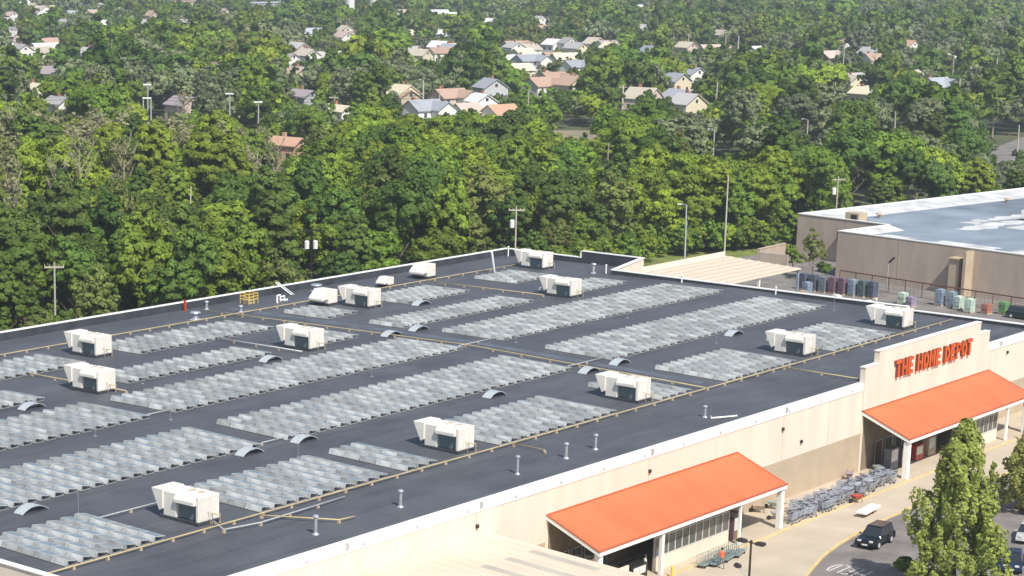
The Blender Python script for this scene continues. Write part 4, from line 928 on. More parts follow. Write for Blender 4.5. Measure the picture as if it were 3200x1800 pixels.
# ------------------------------------------------------------------ cars
CARP = {}
def car(label, loc, rz, col, kind='suv'):
    """facing +X in its own frame; body shell lofted from stations, glasshouse, wheels, lamps."""
    L, W, H = {'suv': (4.6, 1.9, 1.72), 'hatch': (4.3, 1.78, 1.48), 'van': (5.2, 2.0, 2.1)}[kind]
    t = thing('parked_car', label, 'car', loc, rz, 'cars on the asphalt')
    paint = mat('car_paint_%d' % len(bpy.data.materials), col, 0.22, metal=0.3, var=0.04, spec=0.6)
    zb, zs = .32, H * .56
    hood = .30 if kind != 'van' else .16
    # side profile, from nose (x=+L/2) to tail
    prof = [(L / 2, zb), (L / 2, zb + .32), (L / 2 - .12, zs - .16), (L / 2 - L * hood, zs), (-L / 2 + .15, zs + .02), (-L / 2, zs - .2), (-L / 2, zb)]
    b = MB()
    n = len(prof); hw = W / 2
    sec = [(-hw + .10, 0), (-hw, 1), (hw, 1), (hw - .10, 0)]
    vs_ = []
    for s, ins in ((-1, .16), (-1, 0), (1, 0), (1, .16)):
        for x, z in prof: vs_.append((x * (1 - ins * .25), s * (hw - ins), z))
    fs = []
    for a in range(3):
        for i in range(n): fs.append((a * n + i, a * n + (i + 1) % n, (a + 1) * n + (i + 1) % n, (a + 1) * n + i))
    fs += [tuple(range(n - 1, -1, -1)), tuple(range(3 * n, 4 * n))]
    b.add(vs_, fs)
    part('body', b, paint, t, bevel=.07)
    x0, x1 = L / 2 - L * hood + .1, -L / 2 + (.22 if kind == 'suv' else .35 if kind == 'hatch' else .1)
    r0, r1 = x0 - .75, x1 + (.18 if kind == 'suv' else .5 if kind == 'hatch' else .08)
    b = MB(); b.hexa([(x1, -hw + .06, zs - .03), (x0, -hw + .06, zs - .03), (x0, hw - .06, zs - .03), (x1, hw - .06, zs - .03), (r1, -hw + .25, H - .06), (r0, -hw + .25, H - .06), (r0, hw - .25, H - .06), (r1, hw - .25, H - .06)])
    part('window', b, CARG, t, bevel=.05)
    b = MB(); b.hexa([(r1 - .02, -hw + .22, H - .07), (r0 + .05, -hw + .22, H - .07), (r0 + .05, hw - .22, H - .07), (r1 - .02, hw - .22, H - .07), (r1 + .06, -hw + .28, H), (r0 - .06, -hw + .28, H), (r0 - .06, hw - .28, H), (r1 + .06, hw - .28, H)])
    for f in (.36, .68):
        xm = x1 + (x0 - x1) * f; rm = r1 + (r0 - r1) * f
        for s in (-1, 1): b.hexa([(xm - .05, s * (hw - .05), zs), (xm + .05, s * (hw - .05), zs), (xm + .05, s * (hw - .09), zs), (xm - .05, s * (hw - .09), zs), (rm - .05, s * (hw - .23), H - .07), (rm + .05, s * (hw - .23), H - .07), (rm + .05, s * (hw - .27), H - .07), (rm - .05, s * (hw - .27), H - .07)])
    part('roof', b, paint, t, bevel=.03)
    for sx in (L * .30, -L * .29):
        for s in (-1, 1):
            b = MB(); R_ = .36
            b.prism([(sx + R_ * math.cos(2 * PI * k / 18), R_ + R_ * math.sin(2 * PI * k / 18)) for k in range(18)], s * (hw - .22), s * (hw + .005), 'y'); wheel = part('wheel', b, M['rubber'], t)
            b = MB(); b.prism([(sx + .22 * math.cos(2 * PI * k / 12), R_ + .22 * math.sin(2 * PI * k / 12)) for k in range(12)], s * (hw + .006), s * (hw + .02), 'y'); part('rim', b, M['alu'], wheel)
    for s in (-1, 1):
        b = MB(); b.box(L / 2 - .16, L / 2 + .015, s * (hw - .42) - .17, s * (hw - .42) + .17, zb + .36, zb + .52); part('headlight', b, M['lampface'], t, bevel=.03)
        b = MB(); b.box(-L / 2 - .015, -L / 2 + .1, s * (hw - .3) - .14, s * (hw - .3) + .14, zs - .3, zs - .1); part('taillight', b, M['red'], t)
        b = MB(); b.box(x0 - .25, x0 - .1, s * hw, s * (hw + .18), zs + .02, zs + .16) if s > 0 else b.box(x0 - .25, x0 - .1, -hw - .18, -hw, zs + .02, zs + .16); part('mirror', b, paint, t, bevel=.02)
    b = MB(); b.box(L / 2 + .002, L / 2 + .02, -.26, .26, zb + .08, zb + .2); part('number_plate', b, M['white'], t)
    return t
CARG = glass('car_glass', (0.025, 0.03, 0.035), 0.05)
car('black off-road car leaving past the painted lettering', (166.5, 80.1, GZ), PI + .07, (0.012, 0.017, 0.018), 'suv')
car('dark blue hatchback at the bottom right corner beside the leafy tree', (167.6, 68.2, GZ), PI + .35, (0.02, 0.035, 0.085), 'hatch')
car('silver car partly behind the leafy tree at right edge', (177.2, 70.9, GZ), PI + .3, (0.62, 0.62, 0.60), 'hatch')
car('dark red car at the right edge behind the trees', (188.5, 75.6, GZ), PI + .2, (0.16, 0.03, 0.025), 'hatch')
car('dark green car parked at the end of the side yard', (288.5, 119.0, GZ), -1.7, (0.03, 0.05, 0.045), 'suv')
car('black car driving on the road at the right edge', (526.5, 222.6, GZ), .5, (0.02, 0.02, 0.025), 'hatch')
car('white car driving on the road at the right edge', (503.5, 212.2, GZ), .5, (0.7, 0.7, 0.68), 'hatch')
car('white van parked under trees left of the white gabled house', (560, 467, GZ), 1.2, (0.72, 0.74, 0.74), 'van')
car('pale car half hidden in the woods near the warehouse', (388, 220.5, GZ), .2, (0.62, 0.60, 0.52), 'van')

# ------------------------------------------------------------------ trolleys and goods at the entrance
def trolley():
    t = thing('shopping_trolley', '', 'shopping trolley', (0, 0, 0), 0, 'trolleys lined up between the canopies')
    b = MB()
    top = [(-.30, .0), (.30, .0), (.24, .95), (-.24, .95)]; bot = [(-.22, .12), (.22, .12), (.19, .86), (-.19, .86)]
    def P(q, z): return (q[0], q[1], z)
    def lerp(a, c, f): return (a[0] + (c[0] - a[0]) * f, a[1] + (c[1] - a[1]) * f)
    for i in range(4):
        a, c, d, e = top[i], top[(i + 1) % 4], bot[i], bot[(i + 1) % 4]
        b.tube([P(a, 1.0), P(c, 1.0)], .026, 5); b.tube([P(d, .48), P(e, .48)], .02, 5)
        for k in range(7): b.tube([P(lerp(a, c, k / 7), 1.0), P(lerp(d, e, k / 7), .48)], .016, 4)
        for f in (.25, .5, .75): b.tube([P(lerp(a, d, f), 1.0 - .52 * f), P(lerp(c, e, f), 1.0 - .52 * f)], .015, 4)
    for k in range(5): b.tube([(-.2, .16 + .17 * k, .48), (.2, .16 + .17 * k, .48)], .009, 4)
    part('basket', b, M['wire'], t)
    b = MB()
    for s in (-1, 1): b.tube([(s * .28, -.05, 1.06), (s * .25, .02, .5), (s * .25, .05, .18), (s * .2, .85, .15)], .022, 5)
    b.tube([(-.2, .85, .15), (.2, .85, .15)], .02, 5); b.tube([(-.22, .2, .2), (.22, .2, .2)], .02, 5)
    part('frame', b, M['steel'], t)
    b = MB(); b.tube([(-.31, -.06, 1.07), (.31, -.06, 1.07)], .03, 6); part('handle', b, M['brownmetal'], t)
    for sx in (-.23, .23):
        for y in (.08, .84):
            b = MB(); b.prism([(y + .07 * math.cos(PI * k / 5), .075 + .07 * math.sin(PI * k / 5)) for k in range(10)], sx - .02, sx + .02, 'x'); part('wheel', b, M['rubber'], t)
    return t
tr = trolley(); tn = 0
spots = []
for row, (xa, xb, yy, cnt) in enumerate([(166.3, 173.2, 88.6, 13), (172.9, 181.0, 88.5, 15), (180.4, 187.6, 88.5, 14), (170.0, 176.5, 89.7, 9), (182.4, 187.4, 90.1, 9), (178.5, 182.4, 89.8, 6)]):
    for i in range(cnt):
        spots.append((xa + (xb - xa) * i / (cnt - 1), yy + R.uniform(-.38, .38), R.uniform(-.55, .55) + (0 if row % 2 else -PI / 2 if row in (0, 4) else .2), row, i))
NEST = ['front nest right of the near canopy column', 'front nest in mid gap between canopies', 'front nest nearest the far canopy column', 'second-row nest by the near canopy', 'second-row nest by the far canopy', 'short second-row nest in mid gap']
for x, y, a, row, i in spots:
    lab = '%s shopping trolley from the left in the %s' % (ordinal(i + 1), NEST[row])
    if tn == 0: tr.location = (x, y, 0); tr.rotation_euler = (0, 0, a); tr['label'] = lab
    else: dup(tr, (x, y, 0), a, lab)
    tn += 1
def wheelbarrow(x, y, a, m, lab):
    t = thing('wheelbarrow', lab, 'wheelbarrow', (x, y, 0), a, 'wheelbarrows among the trolleys')
    b = MB(); b.hexa([(-.2, -.3, .38), (.2, -.3, .38), (.2, .35, .34), (-.2, .35, .34), (-.36, -.45, .72), (.36, -.45, .72), (.4, .62, .72), (-.4, .62, .72)]); part('tray', b, m, t, bevel=.03)
    b = MB()
    for s in (-1, 1): b.tube([(s * .28, -1.1, .72), (s * .2, -.3, .36), (s * .06, .75, .22)], .025, 6); b.tube([(s * .22, -.35, .36), (s * .24, -.45, .02)], .025, 6)
    part('frame', b, M['black'], t)
    b = MB(); b.prism([(.78 + .2 * math.cos(PI * k / 8), .2 + .2 * math.sin(PI * k / 8)) for k in range(16)], -.05, .05, 'x'); part('wheel', b, M['rubber'], t)
wheelbarrow(177.8, 87.6, 1.2, M['red'], 'red wheelbarrow in front of the trolley line'); wheelbarrow(185.3, 92.3, 2.0, PM['lilac'], 'pale wheelbarrow standing alone against the wall'); wheelbarrow(168.2, 92.4, .6, PM['tan'], 'tan wheelbarrow by the wall behind the near column'); wheelbarrow(189.6, 91.4, -.6, M['teal'], 'teal wheelbarrow propped at the far canopy opening'); wheelbarrow(170.2, 92.0, .2, M['teal'], 'grey green wheelbarrow by the wall right of the near canopy')
for i in range(9):
    wheelbarrow(167.2 + 2.35 * i, 89.2 + R.uniform(-.5, .9), R.uniform(0, 6.2), (M['wire'], M['steel'], M['teal'])[i % 3], '%s grey wheelbarrow from the left among the trolleys' % ordinal(i + 1))
def flatbed(x, y, a, lab, z=0.0):
    t = thing('lumber_cart', lab, 'lumber cart', (x, y, z), a, 'long lumber carts nested under the porch windows')
    b = MB(); b.box(-1.1, 1.1, -.38, .38, .26, .31)
    for q in np.linspace(-1.1, 1.1, 9): b.tube([(q, -.38, .33), (q, .38, .33)], .015, 4)
    part('deck', b, M['teal'], t)
    b = MB()
    for s in (-1, 1):
        b.tube([(-1.05, s * .36, .3), (-1.1, s * .36, 1.1), (1.0, s * .36, 1.02), (1.05, s * .36, .3)], .028, 6); b.tube([(-1.05, s * .36, .7), (1.05, s * .36, .66)], .02, 5)
        for q in (-.5, 0, .5): b.tube([(q, s * .36, .3), (q, s * .36, 1.06)], .018, 5)
    part('side_rail', b, M['teal'], t)
    for q in (-.8, .8):
        for s in (-1, 1):
            b = MB(); b.prism([(q + .11 * math.cos(PI * k / 6), .12 + .11 * math.sin(PI * k / 6)) for k in range(12)], s * .3 - .03, s * .3 + .03, 'y'); part('wheel', b, M['rubber'], t)
for i in range(6): flatbed(150.2 + .92 * i, 87.15 + .03 * i - .5 * (i % 2), .06 + .03 * i, '%s lumber cart from the left in the grey nest under the porch windows' % ordinal(i + 1), -.108)
# white boards on an orange dolly
t = thing('board_dolly', 'orange dolly loaded with white boards out on the apron', 'dolly', (174.7, 85.0, -.11), .05)
b = MB(); b.box(-.9, .9, -.35, .35, .25, .36); part('deck', b, M['orange_letter'], t)
for q in (-.65, .65):
    for s in (-.25, .25):
        b = MB(); b.prism([(q + .12 * math.cos(PI * k / 6), .12 + .12 * math.sin(PI * k / 6)) for k in range(12)], s - .03, s + .03, 'y'); part('wheel', b, M['rubber'], t)
b = MB(); b.hexa([(-1.5, -.55, .36), (1.7, -.55, .5), (1.7, .45, .5), (-1.5, .45, .36), (-1.5, -.55, .52), (1.7, -.55, .66), (1.7, .45, .66), (-1.5, .45, .52)]); o = part('board_stack', b, M['white'], None, loc=(174.7, 85.0, -.11), rot=(0, 0, .05)); tag(o, 'stack of white boards lying on the orange dolly', 'boards')
for x, y, lab in ((157.8, 88.75, 'yellow bollard right of the thin porch post'), (145.1, 87.3, 'yellow bollard at the white porch post, frame bottom')):
    b = MB(); b.lathe([(.12, 0), (.12, .95), (.09, 1.03), (.02, 1.06)], seg=12); tag(part('bollard', b, M['yellow_bright'], None, loc=(x, y, 0.0 if y > 88 else -.108)), lab, 'bollard', 'yellow bollards by the entrance')
def machine(x, y, w_, d_, h, m, lab, name='vending_machine', cat='vending machine'):
    t = thing(name, lab, cat, (x, y, 0))
    b = MB(); b.box(-w_ / 2, w_ / 2, -d_ / 2, d_ / 2, .05, h); part('cabinet', b, m, t, bevel=.03)
    b = MB(); b.box(-w_ / 2 + .08, w_ / 2 - .3, -d_ / 2 - .012, -d_ / 2 - .002, h * .4, h - .15); part('front_panel', b, M['lampface'], t)
machine(158.9, 89.8, 1.3, 1.0, 2.1, PM['plum'], 'dark plum vending machine right of the porch windows'); machine(160.6, 90.6, 1.1, 1.0, 1.9, M['black'], 'black vending machine behind the near canopy, rightmost')
for x, m, h, lab in ((192.0, PM['navy'], 2.2, 'navy display rack inside the far canopy opening'), (194.4, PM['plum'], 1.8, 'plum display rack under the far canopy'), (197.6, M['red'], 1.6, 'red display rack under the far canopy'), (200.4, PM['tan'], 2.0, 'tan display rack beside the thin far canopy post')):
    machine(x, 91.3, 1.7, .8, h, m, lab, 'display_rack', 'display rack')
machine(138.6, 91.9, 1.2, .8, 1.4, PM['tan'], 'tan cabinet in the shade of the near canopy', 'display_rack', 'display rack'); machine(142.6, 89.5, 2.2, 1.4, 1.3, M['black'], 'black bin at the open end of the near canopy', 'goods_bin', 'bin')
for i in range(4):
    b = MB(); o_ = R.uniform(0, .6)
    b.box(-1.3, 1.3, -.6, .6, 0, .15)
    for k in range(5): b.box(-1.25 + .03 * k, 1.25 - .02 * k, -.55, .55, .153 + .2 * k, .34 + .2 * k)
    tag(part('lumber_stack', b, PM['tan'], None, loc=(219.5 + 3.2 * i, 86.5 - .9 * (i % 2), -.108), rot=(0, 0, .1 * i)), '%s stacked goods pallet from the left right of the far canopy' % ordinal(i + 1), 'goods', 'goods stacked right of the far canopy')
# plants for sale
def shrub(x, y, z, r, h, lf, lab, cat='shrub', nm='potted_shrub', grp='shrubs for sale'):
    t = thing(nm, lab, cat, (x, y, z), R.uniform(0, 6), grp)
    b = MB(); b.lathe([(.18, 0), (.24, .35), (.24, .36)], seg=8); b.tube([(0, 0, .3), (0, 0, h * .6)], .04, 5); part('stem', b, M['bark'], t)
    link('foliage', leaf_mesh(60, r, h, .16, LEAF[lf], 7, .35), t)

# ------------------------------------------------------------------ people
def person(loc, rz, top, legs, label, arms='push'):
    me = bpy.data.meshes.new('person'); bm = bmesh.new(); sk_ = bm.verts.layers.skin.verify()
    def V(p, r):
        v = bm.verts.new(p); v[sk_].radius = (r, r * .8); return v
    def E(a, c): bm.edges.new((a, c))
    pel = V((0, 0, .98), .15); pel[sk_].use_root = True
    ch = V((.04, 0, 1.25), .165); nk0 = V((.06, 0, 1.45), .10); nk = V((.08, 0, 1.52), .055); hd = V((.1, 0, 1.62), .095); hd2 = V((.11, 0, 1.74), .075)
    for a, c in ((pel, ch), (ch, nk0), (nk0, nk), (nk, hd), (hd, hd2)): E(a, c)
    ns = V((.2, 0, 1.645), .018); E(hd, ns)
    for s in (-1, 1):
        st = .28 * s
        hp = V((0, .1 * s, .92), .10); kn = V((.12 * s + .06, .11 * s, .50), .065); an = V((.2 * s - .05, .11 * s, .09), .045); ft = V((.2 * s + .14, .12 * s, .04), .04)
        E(pel, hp); E(hp, kn); E(kn, an); E(an, ft)
        sh = V((.05, .2 * s, 1.40), .075)
        el = V((.12 if arms == 'push' else .02, .27 * s, 1.14), .05); wr = V((.38 if arms == 'push' else .1, .22 * s, 1.05 if arms == 'push' else .9), .034)
        E(nk0, sh); E(sh, el); E(el, wr)
        d_ = (wr.co - el.co).normalized(); pm_ = V(wr.co + d_ * .07, .034); E(wr, pm_)
        for k in range(4):
            a1 = V(pm_.co + d_ * (.045 - .006 * abs(k - 1.5)) + Vector((0, (k - 1.5) * .02, -.01)), .0095); a2 = V(a1.co + d_ * .025 + Vector((0, 0, -.022)), .0085); E(pm_, a1); E(a1, a2)
        th = V(wr.co + d_ * .05 + Vector((0, -.035 * s, .01)), .011); E(wr, th)
    bm.to_mesh(me); bm.free()
    o = link('person', me, None, loc, (0, 0, rz)); tag(o, label, 'person')
    sm = o.modifiers.new('skin', 'SKIN'); sm.use_smooth_shade = True; sb = o.modifiers.new('sub', 'SUBSURF'); sb.levels = 1; sb.render_levels = 2
    m = bpy.data.materials.new('person_clothes'); nt, N, L, bs = nodes_of(m); bs.inputs['Roughness'].default_value = .8
    tc = N.new('ShaderNodeTexCoord'); sp = N.new('ShaderNodeSeparateXYZ'); L.new(tc.outputs['Object'], sp.inputs['Vector'])
    cr = N.new('ShaderNodeValToRGB'); cr.color_ramp.interpolation = 'CONSTANT'; el_ = cr.color_ramp.elements
    el_[0].position = 0; el_[0].color = (.03, .025, .02, 1); el_[1].position = .04; el_[1].color = (*legs, 1)
    e = el_.new(.5); e.color = (*top, 1); e = el_.new(.752); e.color = (.45, .27, .19, 1)
    mr = N.new('ShaderNodeMapRange'); mr.inputs['From Max'].default_value = 2.0; L.new(sp.outputs['Z'], mr.inputs['Value']); L.new(mr.outputs['Result'], cr.inputs['Fac'])
    L.new(cr.outputs['Color'], bs.inputs['Base Color']); me.materials.append(m)
    b = MB(); b.lathe([(.102, 1.66), (.108, 1.72), (.095, 1.80), (.05, 1.84), (.01, 1.85)], (.085, 0), 12); part('hair', b, M['hair'], o, smooth=True)
person((150.3, 85.75, -.11), .9, (0.72, 0.14, 0.06), (0.16, 0.19, 0.17), 'person in an orange top leaning on the nested lumber carts')
person((143.8, 89.2, 0), -.6, (0.62, 0.66, 0.62), (0.2, 0.2, 0.2), 'person in a pale top walking out from the near canopy', 'walk')
person((213.8, 87.0, 0), -1.2, (0.75, 0.75, 0.73), (0.22, 0.18, 0.2), 'person in a white top under the far canopy end', 'walk')

# ------------------------------------------------------------------ houses
HOUSES = [(862.1, 996.7, 13.1, 'g', 'w', 's'), (935.3, 1049.1, 13.1, 'p', 'w', 'g'), (688.0, 765.8, 11.8, 'b', 'w', 's'), (643.5, 748.5, 8.0, 'g', 'w', 'g'), (623.5, 702.5, 13.6, 't', 'w', 's'), (600.6, 646.5, 8.7, 'g', 'w', 'g'), (528.4, 590.1, 10.3, 'v', 'k', 's'), (852.6, 867.5, 7.8, 'g', 'w', 'g'), (970.7, 984.4, 9.6, 'b', 'p', 'g'), (867.2, 856.8, 8.4, 'p', 'w', 'g'), (829.0, 785.5, 16.5, 'c', 'c', 's'), (589.7, 562.6, 7.4, 'b', 'w', 'g'), (1210.0, 1193.6, 40.3, 'b', 'p', 'c'), (1228.0, 1126.4, 44.0, 's', 'k', 'c'), (701.9, 625.6, 9.2, 'b', 'r', 's'), (640.7, 572.9, 6.5, 'g', 'w', 'g'), (694.4, 599.5, 19.4, 'g', 'k', 's'), (815.4, 690.2, 8.1, 'p', 'w', 'g'), (568.7, 504.3, 7.0, 'p', 'p', 'g'), (445.5, 505.0, 5.3, 'c', 'c', 'g'), (410.8, 454.7, 5.5, 'g', 'w', 'g'), (426.1, 420.1, 7.0, 'v', 'p', 'g'), (476.1, 420.0, 5.8, 'v', 'k', 'g'), (440.6, 376.1, 4.5, 'c', 'w', 'g'), (358.9, 321.0, 4.8, 'o', 'o', 'g'), (808.5, 687.3, 8.0, 'p', 'w', 'g'), (751.7, 578.4, 21.4, 'b', 'w', 'h'), (707.0, 558.4, 7.7, 't', 'c', 'g'), (759.8, 605.7, 8.7, 'g', 'k', 's'), (1042.7, 772.7, 9.2, 'w', 'k', 'g'), (1093.6, 771.4, 9.1, 'g', 'w', 'g'), (816.3, 588.5, 14.3, 'b', 't', 'h'), (786.5, 563.4, 9.8, 'c', 'c', 's'), (731.7, 531.9, 8.6, 'w', 'k', 's'), (723.4, 515.1, 12.9, 's', 'k', 'h'), (675.1, 484.8, 9.6, 'c', 'c', 's'), (840.1, 584.2, 7.8, 'w', 'w', 'g'), (758.6, 521.7, 11.0, 'c', 'c', 's'), (553.4, 408.6, 8.4, 's', 'k', 'g'), (590.1, 414.0, 12.0, 'b', 'w', 'h'), (591.1, 403.3, 8.8, 'b', 'c', 'g'), (504.3, 375.5, 7.0, 'w', 'w', 'g'), (495.7, 362.1, 9.4, 'o', 'w', 's'), (475.8, 374.4, 10.4, 's', 'w', 'h'), (506.3, 405.7, 6.6, 'b', 't', 'g'), (490.2, 370.1, 7.8, 'p', 'c', 's'), (850.5, 561.1, 11.1, 'v', 'k', 'h'), (872.1, 581.5, 8.7, 'w', 'w', 's'), (552.4, 350.8, 9.3, 't', 'p', 'g'), (560.2, 343.4, 7.6, 's', 'w', 'g'), (629.5, 387.2, 8.0, 's', 'c', 'g'), (537.9, 326.4, 8.7, 'g', 'c', 'g'), (668.8, 403.8, 7.4, 's', 'w', 'g'), (752.3, 419.1, 9.6, 's', 'k', 's'), (879.7, 523.1, 10.3, 'p', 'k', 's'), (845.3, 443.8, 10.5, 'p', 'r', 'h'), (950.6, 458.6, 8.3, 'o', 'w', 'g'), (886.6, 503.1, 8.8, 'w', 'k', 's'), (838.4, 419.1, 9.6, 'b', 'w', 'h'), (748.0, 358.0, 7.0, 'p', 'w', 's'), (699.2, 325.7, 9.7, 's', 'w', 'h'), (627.7, 316.8, 6.0, 'c', 'w', 'g'), (687.8, 352.4, 6.2, 't', 'c', 'g'), (916.5, 423.7, 7.5, 'w', 'w', 's'), (1807.0, 936.7, 14.4, 'w', 'w', 's'), (1185.0, 907.7, 15.5, 'w', 'w', 's'), (1207.1, 938.2, 13.5, 'w', 'w', 's'), (1526.3, 998.8, 16.6, 'p', 'k', 'c'), (1479.9, 949.3, 15.3, 'w', 'w', 's'), (1885.5, 1011.2, 14.9, 'w', 'w', 's'), (1110.9, 1273.5, 17.3, 'w', 'w', 's'), (869.4, 921.0, 10.5, 'w', 'w', 's'), (1011.3, 1083.9, 9.9, 'p', 'w', 's')]
RN = {'g': 'grey-roofed', 's': 'slate-roofed', 'b': 'brown-roofed', 'v': 'mauve-roofed', 'p': 'pink-roofed', 't': 'tan-roofed', 'c': 'cream-roofed', 'o': 'orange-roofed', 'w': 'white-roofed'}
WN = {'w': 'white', 'c': 'cream', 'k': 'grey', 'p': 'pinkish', 't': 'tan', 'r': 'brick', 'o': 'orange clay'}
HOUSES += [(819.6, 900.7, 6.6, 'g', 'w', 'g'), (893.6, 1031.6, 7.3, 'p', 'w', 'g'), (728.5, 839.7, 6.9, 's', 'w', 'g'), (1030.5, 1166.5, 6.9, 'c', 'w', 'g'), (983.0, 1074.3, 10.2, 's', 'w', 's'), (1053.0, 1173.7, 9.1, 'c', 'w', 's'), (1073.0, 1141.4, 8.4, 'g', 'c', 'g'), (606.0, 694.4, 8.0, 'g', 'w', 'g'), (642.5, 719.7, 12.2, 'w', 'w', 's'), (687.3, 792.7, 7.6, 'g', 'p', 'g'), (877.0, 744.2, 8.4, 't', 'w', 'g'), (857.1, 750.6, 11.0, 's', 'c', 'h'), (668.4, 587.8, 7.8, 't', 'w', 'g'), (703.4, 623.7, 7.2, 'g', 'p', 'g'), (894.7, 692.6, 7.4, 'w', 'w', 'g'), (914.6, 730.1, 11.6, 'c', 'w', 's'), (774.3, 589.6, 10.3, 'c', 'w', 'h'), (767.6, 595.6, 7.8, 'w', 'w', 'g'), (755.8, 581.3, 6.8, 's', 'w', 'g'), (1168.9, 941.0, 9.1, 'p', 'w', 'h'), (808.5, 549.7, 7.6, 'g', 'c', 'g'), (796.2, 575.1, 7.3, 'g', 'w', 'g'), (694.6, 472.5, 10.2, 's', 'w', 'h'), (618.5, 429.7, 10.0, 'b', 'w', 'h'), (816.5, 581.8, 10.1, 't', 'w', 's'), (769.5, 535.6, 9.5, 'b', 'c', 's'), (854.2, 570.6, 8.5, 't', 'w', 'g'), (840.4, 576.1, 7.9, 'g', 'w', 'g'), (999.2, 702.1, 10.9, 'b', 'p', 'h'), (523.5, 401.9, 10.8, 'b', 'p', 'h'), (506.3, 406.5, 8.3, 'c', 'c', 'g'), (1040.1, 664.1, 7.0, 'g', 'w', 'g'), (809.9, 512.0, 8.5, 's', 'c', 'g'), (827.3, 543.5, 7.7, 'c', 'w', 'g'), (881.4, 867.9, 9.7, 'g', 'w', 'h'), (1039.7, 987.8, 7.1, 'p', 'w', 'g'), (995.0, 585.5, 7.8, 't', 'p', 'g'), (861.9, 525.3, 7.3, 't', 'p', 'g'), (702.9, 359.8, 10.2, 'g', 'p', 'h'), (870.6, 437.5, 7.9, 'g', 'w', 'g'), (962.6, 498.7, 6.9, 'b', 'w', 'g')]
BOXES = []
def house(x, y, wd, r, wl_, kind, label):
    dist = math.hypot(x, y); face = math.atan2(-y, -x)
    h = {'g': 6.4, 's': 4.2, 'h': 5.2, 'c': 7.0}[kind] * R.uniform(.95, 1.1)
    base = math.radians(-12)
    # street grid: gable end or long side turned to the south east
    rz = base + (PI / 2 if kind in 'sch' else 0) + R.choice((0, 0, .25, -.25))
    Wd = wd if kind == 'g' else R.uniform(7, 9) if kind != 'c' else 22
    Dp = R.uniform(7, 9.5) if kind == 'g' else wd
    t = thing('house' if kind != 'c' else 'commercial_building', label, 'house' if kind != 'c' else 'building', (x, y, GZ), rz, 'houses among the trees')
    hw, hd = Wd / 2, Dp / 2; rise = hw * .62 if kind != 'c' else .6
    b = MB(); b.prism([(-hw, 0), (hw, 0), (hw, h), (0, h + rise), (-hw, h)], -hd, hd, 'y'); part('wall', b, HW[wl_], t)
    ov = .45; sl = rise / hw
    b = MB()
    for s in (-1, 1):
        b.hexa([(0, -hd - ov, h + rise + .02), (s * (hw + ov), -hd - ov, h - ov * sl + .02), (s * (hw + ov), hd + ov, h - ov * sl + .02), (0, hd + ov, h + rise + .02), (0, -hd - ov, h + rise + .24), (s * (hw + ov), -hd - ov, h - ov * sl + .24), (s * (hw + ov), hd + ov, h - ov * sl + .24), (0, hd + ov, h + rise + .24)])
    roof = part('roof', b, HR[r], t)
    if kind in 'gh':
        b = MB(); b.box(hw * .3, hw * .3 + .7, hd * .4, hd * .4 + .9, h + rise * .4, h + rise + 1.0); part('chimney', b, HW['r' if wl_ != 'o' else 'o'], roof)
    if kind == 'h':
        b = MB(); w2 = Wd * .42
        b.prism([(-w2, 0), (w2, 0), (w2, h + .2), (0, h + .2 + w2 * .62), (-w2, h + .2)], -hd * .55 - w2, -hd * .55 + w2, 'y')
        b2 = MB(); b2.prism([(-hd * .55 - w2, 0), (-hd * .55 + w2, 0), (-hd * .55 + w2, h + .1), (-hd * .55, h + .1 + w2 * .62), (-hd * .55 - w2, h + .1)], -hw - 3.2, -hw - .003, 'x'); wing = part('gable_wing', b2, HW['w'], t)
        b3 = MB()
        for s in (-1, 1):
            c0 = -hd * .55; b3.hexa([(-hw - 3.6, c0, h + .13 + w2 * .62), (-hw - 3.6, c0 + s * (w2 + .4), h - .12), (-.8, c0 + s * (w2 + .4), h - .12), (-.8, c0, h + .13 + w2 * .62), (-hw - 3.6, c0, h + .33 + w2 * .62), (-hw - 3.6, c0 + s * (w2 + .4), h + .08), (-.8, c0 + s * (w2 + .4), h + .08), (-.8, c0, h + .33 + w2 * .62)])
        part('wing_roof', b3, HR[r], wing)
    def win(x0, x1, y0, y1, z0, z1):
        b = MB(); b.box(x0, x1, y0, y1, z0, z1); part('window', b, HWIN, t)
    lv = [1.0, 3.6] if h > 4.4 and kind != 'c' else [1.0] if kind != 'c' else [1.2, 4.2]
    nx = max(1, int(Wd / 3.4)); ny = max(2, int(Dp / 3.6))
    for z in lv:
        for i in range(nx):
            q = -hw + Wd * (i + .5) / nx
            if not (z < 2 and i == nx // 2): win(q - .5, q + .5, -hd - .04, -hd - .003, z, z + 1.3)
        for i in range(ny):
            q = -hd + Dp * (i + .5) / ny
            for s in (-1,):
                if kind == 'h' and q < 0: continue
                win(s * hw - .04, s * hw - .003, q - .5, q + .5, z, z + 1.3)
    if kind == 'g': win(-.45, .45, -hd - .04, -hd - .003, h + .3, h + 1.3)
    q = -hw + Wd * (nx // 2 + .5) / nx; b = MB(); b.box(q - .5, q + .5, -hd - .05, -hd - .003, 0, 2.1); part('door', b, HDOOR, t)
    Hh = h + rise
    ex = [proj(x + dx, y + dy, z)[:2] for dx in (-wd * .42, wd * .42) for dy in (-wd * .42, wd * .42) for z in (1.6, Hh)]
    BOXES.append((min(e[0] for e in ex), max(e[0] for e in ex), min(e[1] for e in ex), max(e[1] for e in ex), dist, .27))
seen = {}
for x, y, wd, r, wl_, k in HOUSES:
    u, v, _ = proj(x, y, 4)
    lab = '%s %s %s' % (WN[wl_], RN[r], {'g': 'gabled house', 's': 'long house', 'h': 'house with a gabled wing', 'c': 'commercial block'}[k])
    seen.setdefault(lab, []).append((u, v, (x, y, wd, r, wl_, k)))
ZN = lambda v: 'near the top edge' if v < 110 else 'in the upper suburb' if v < 200 else 'mid suburb' if v < 300 else 'at the suburb edge'
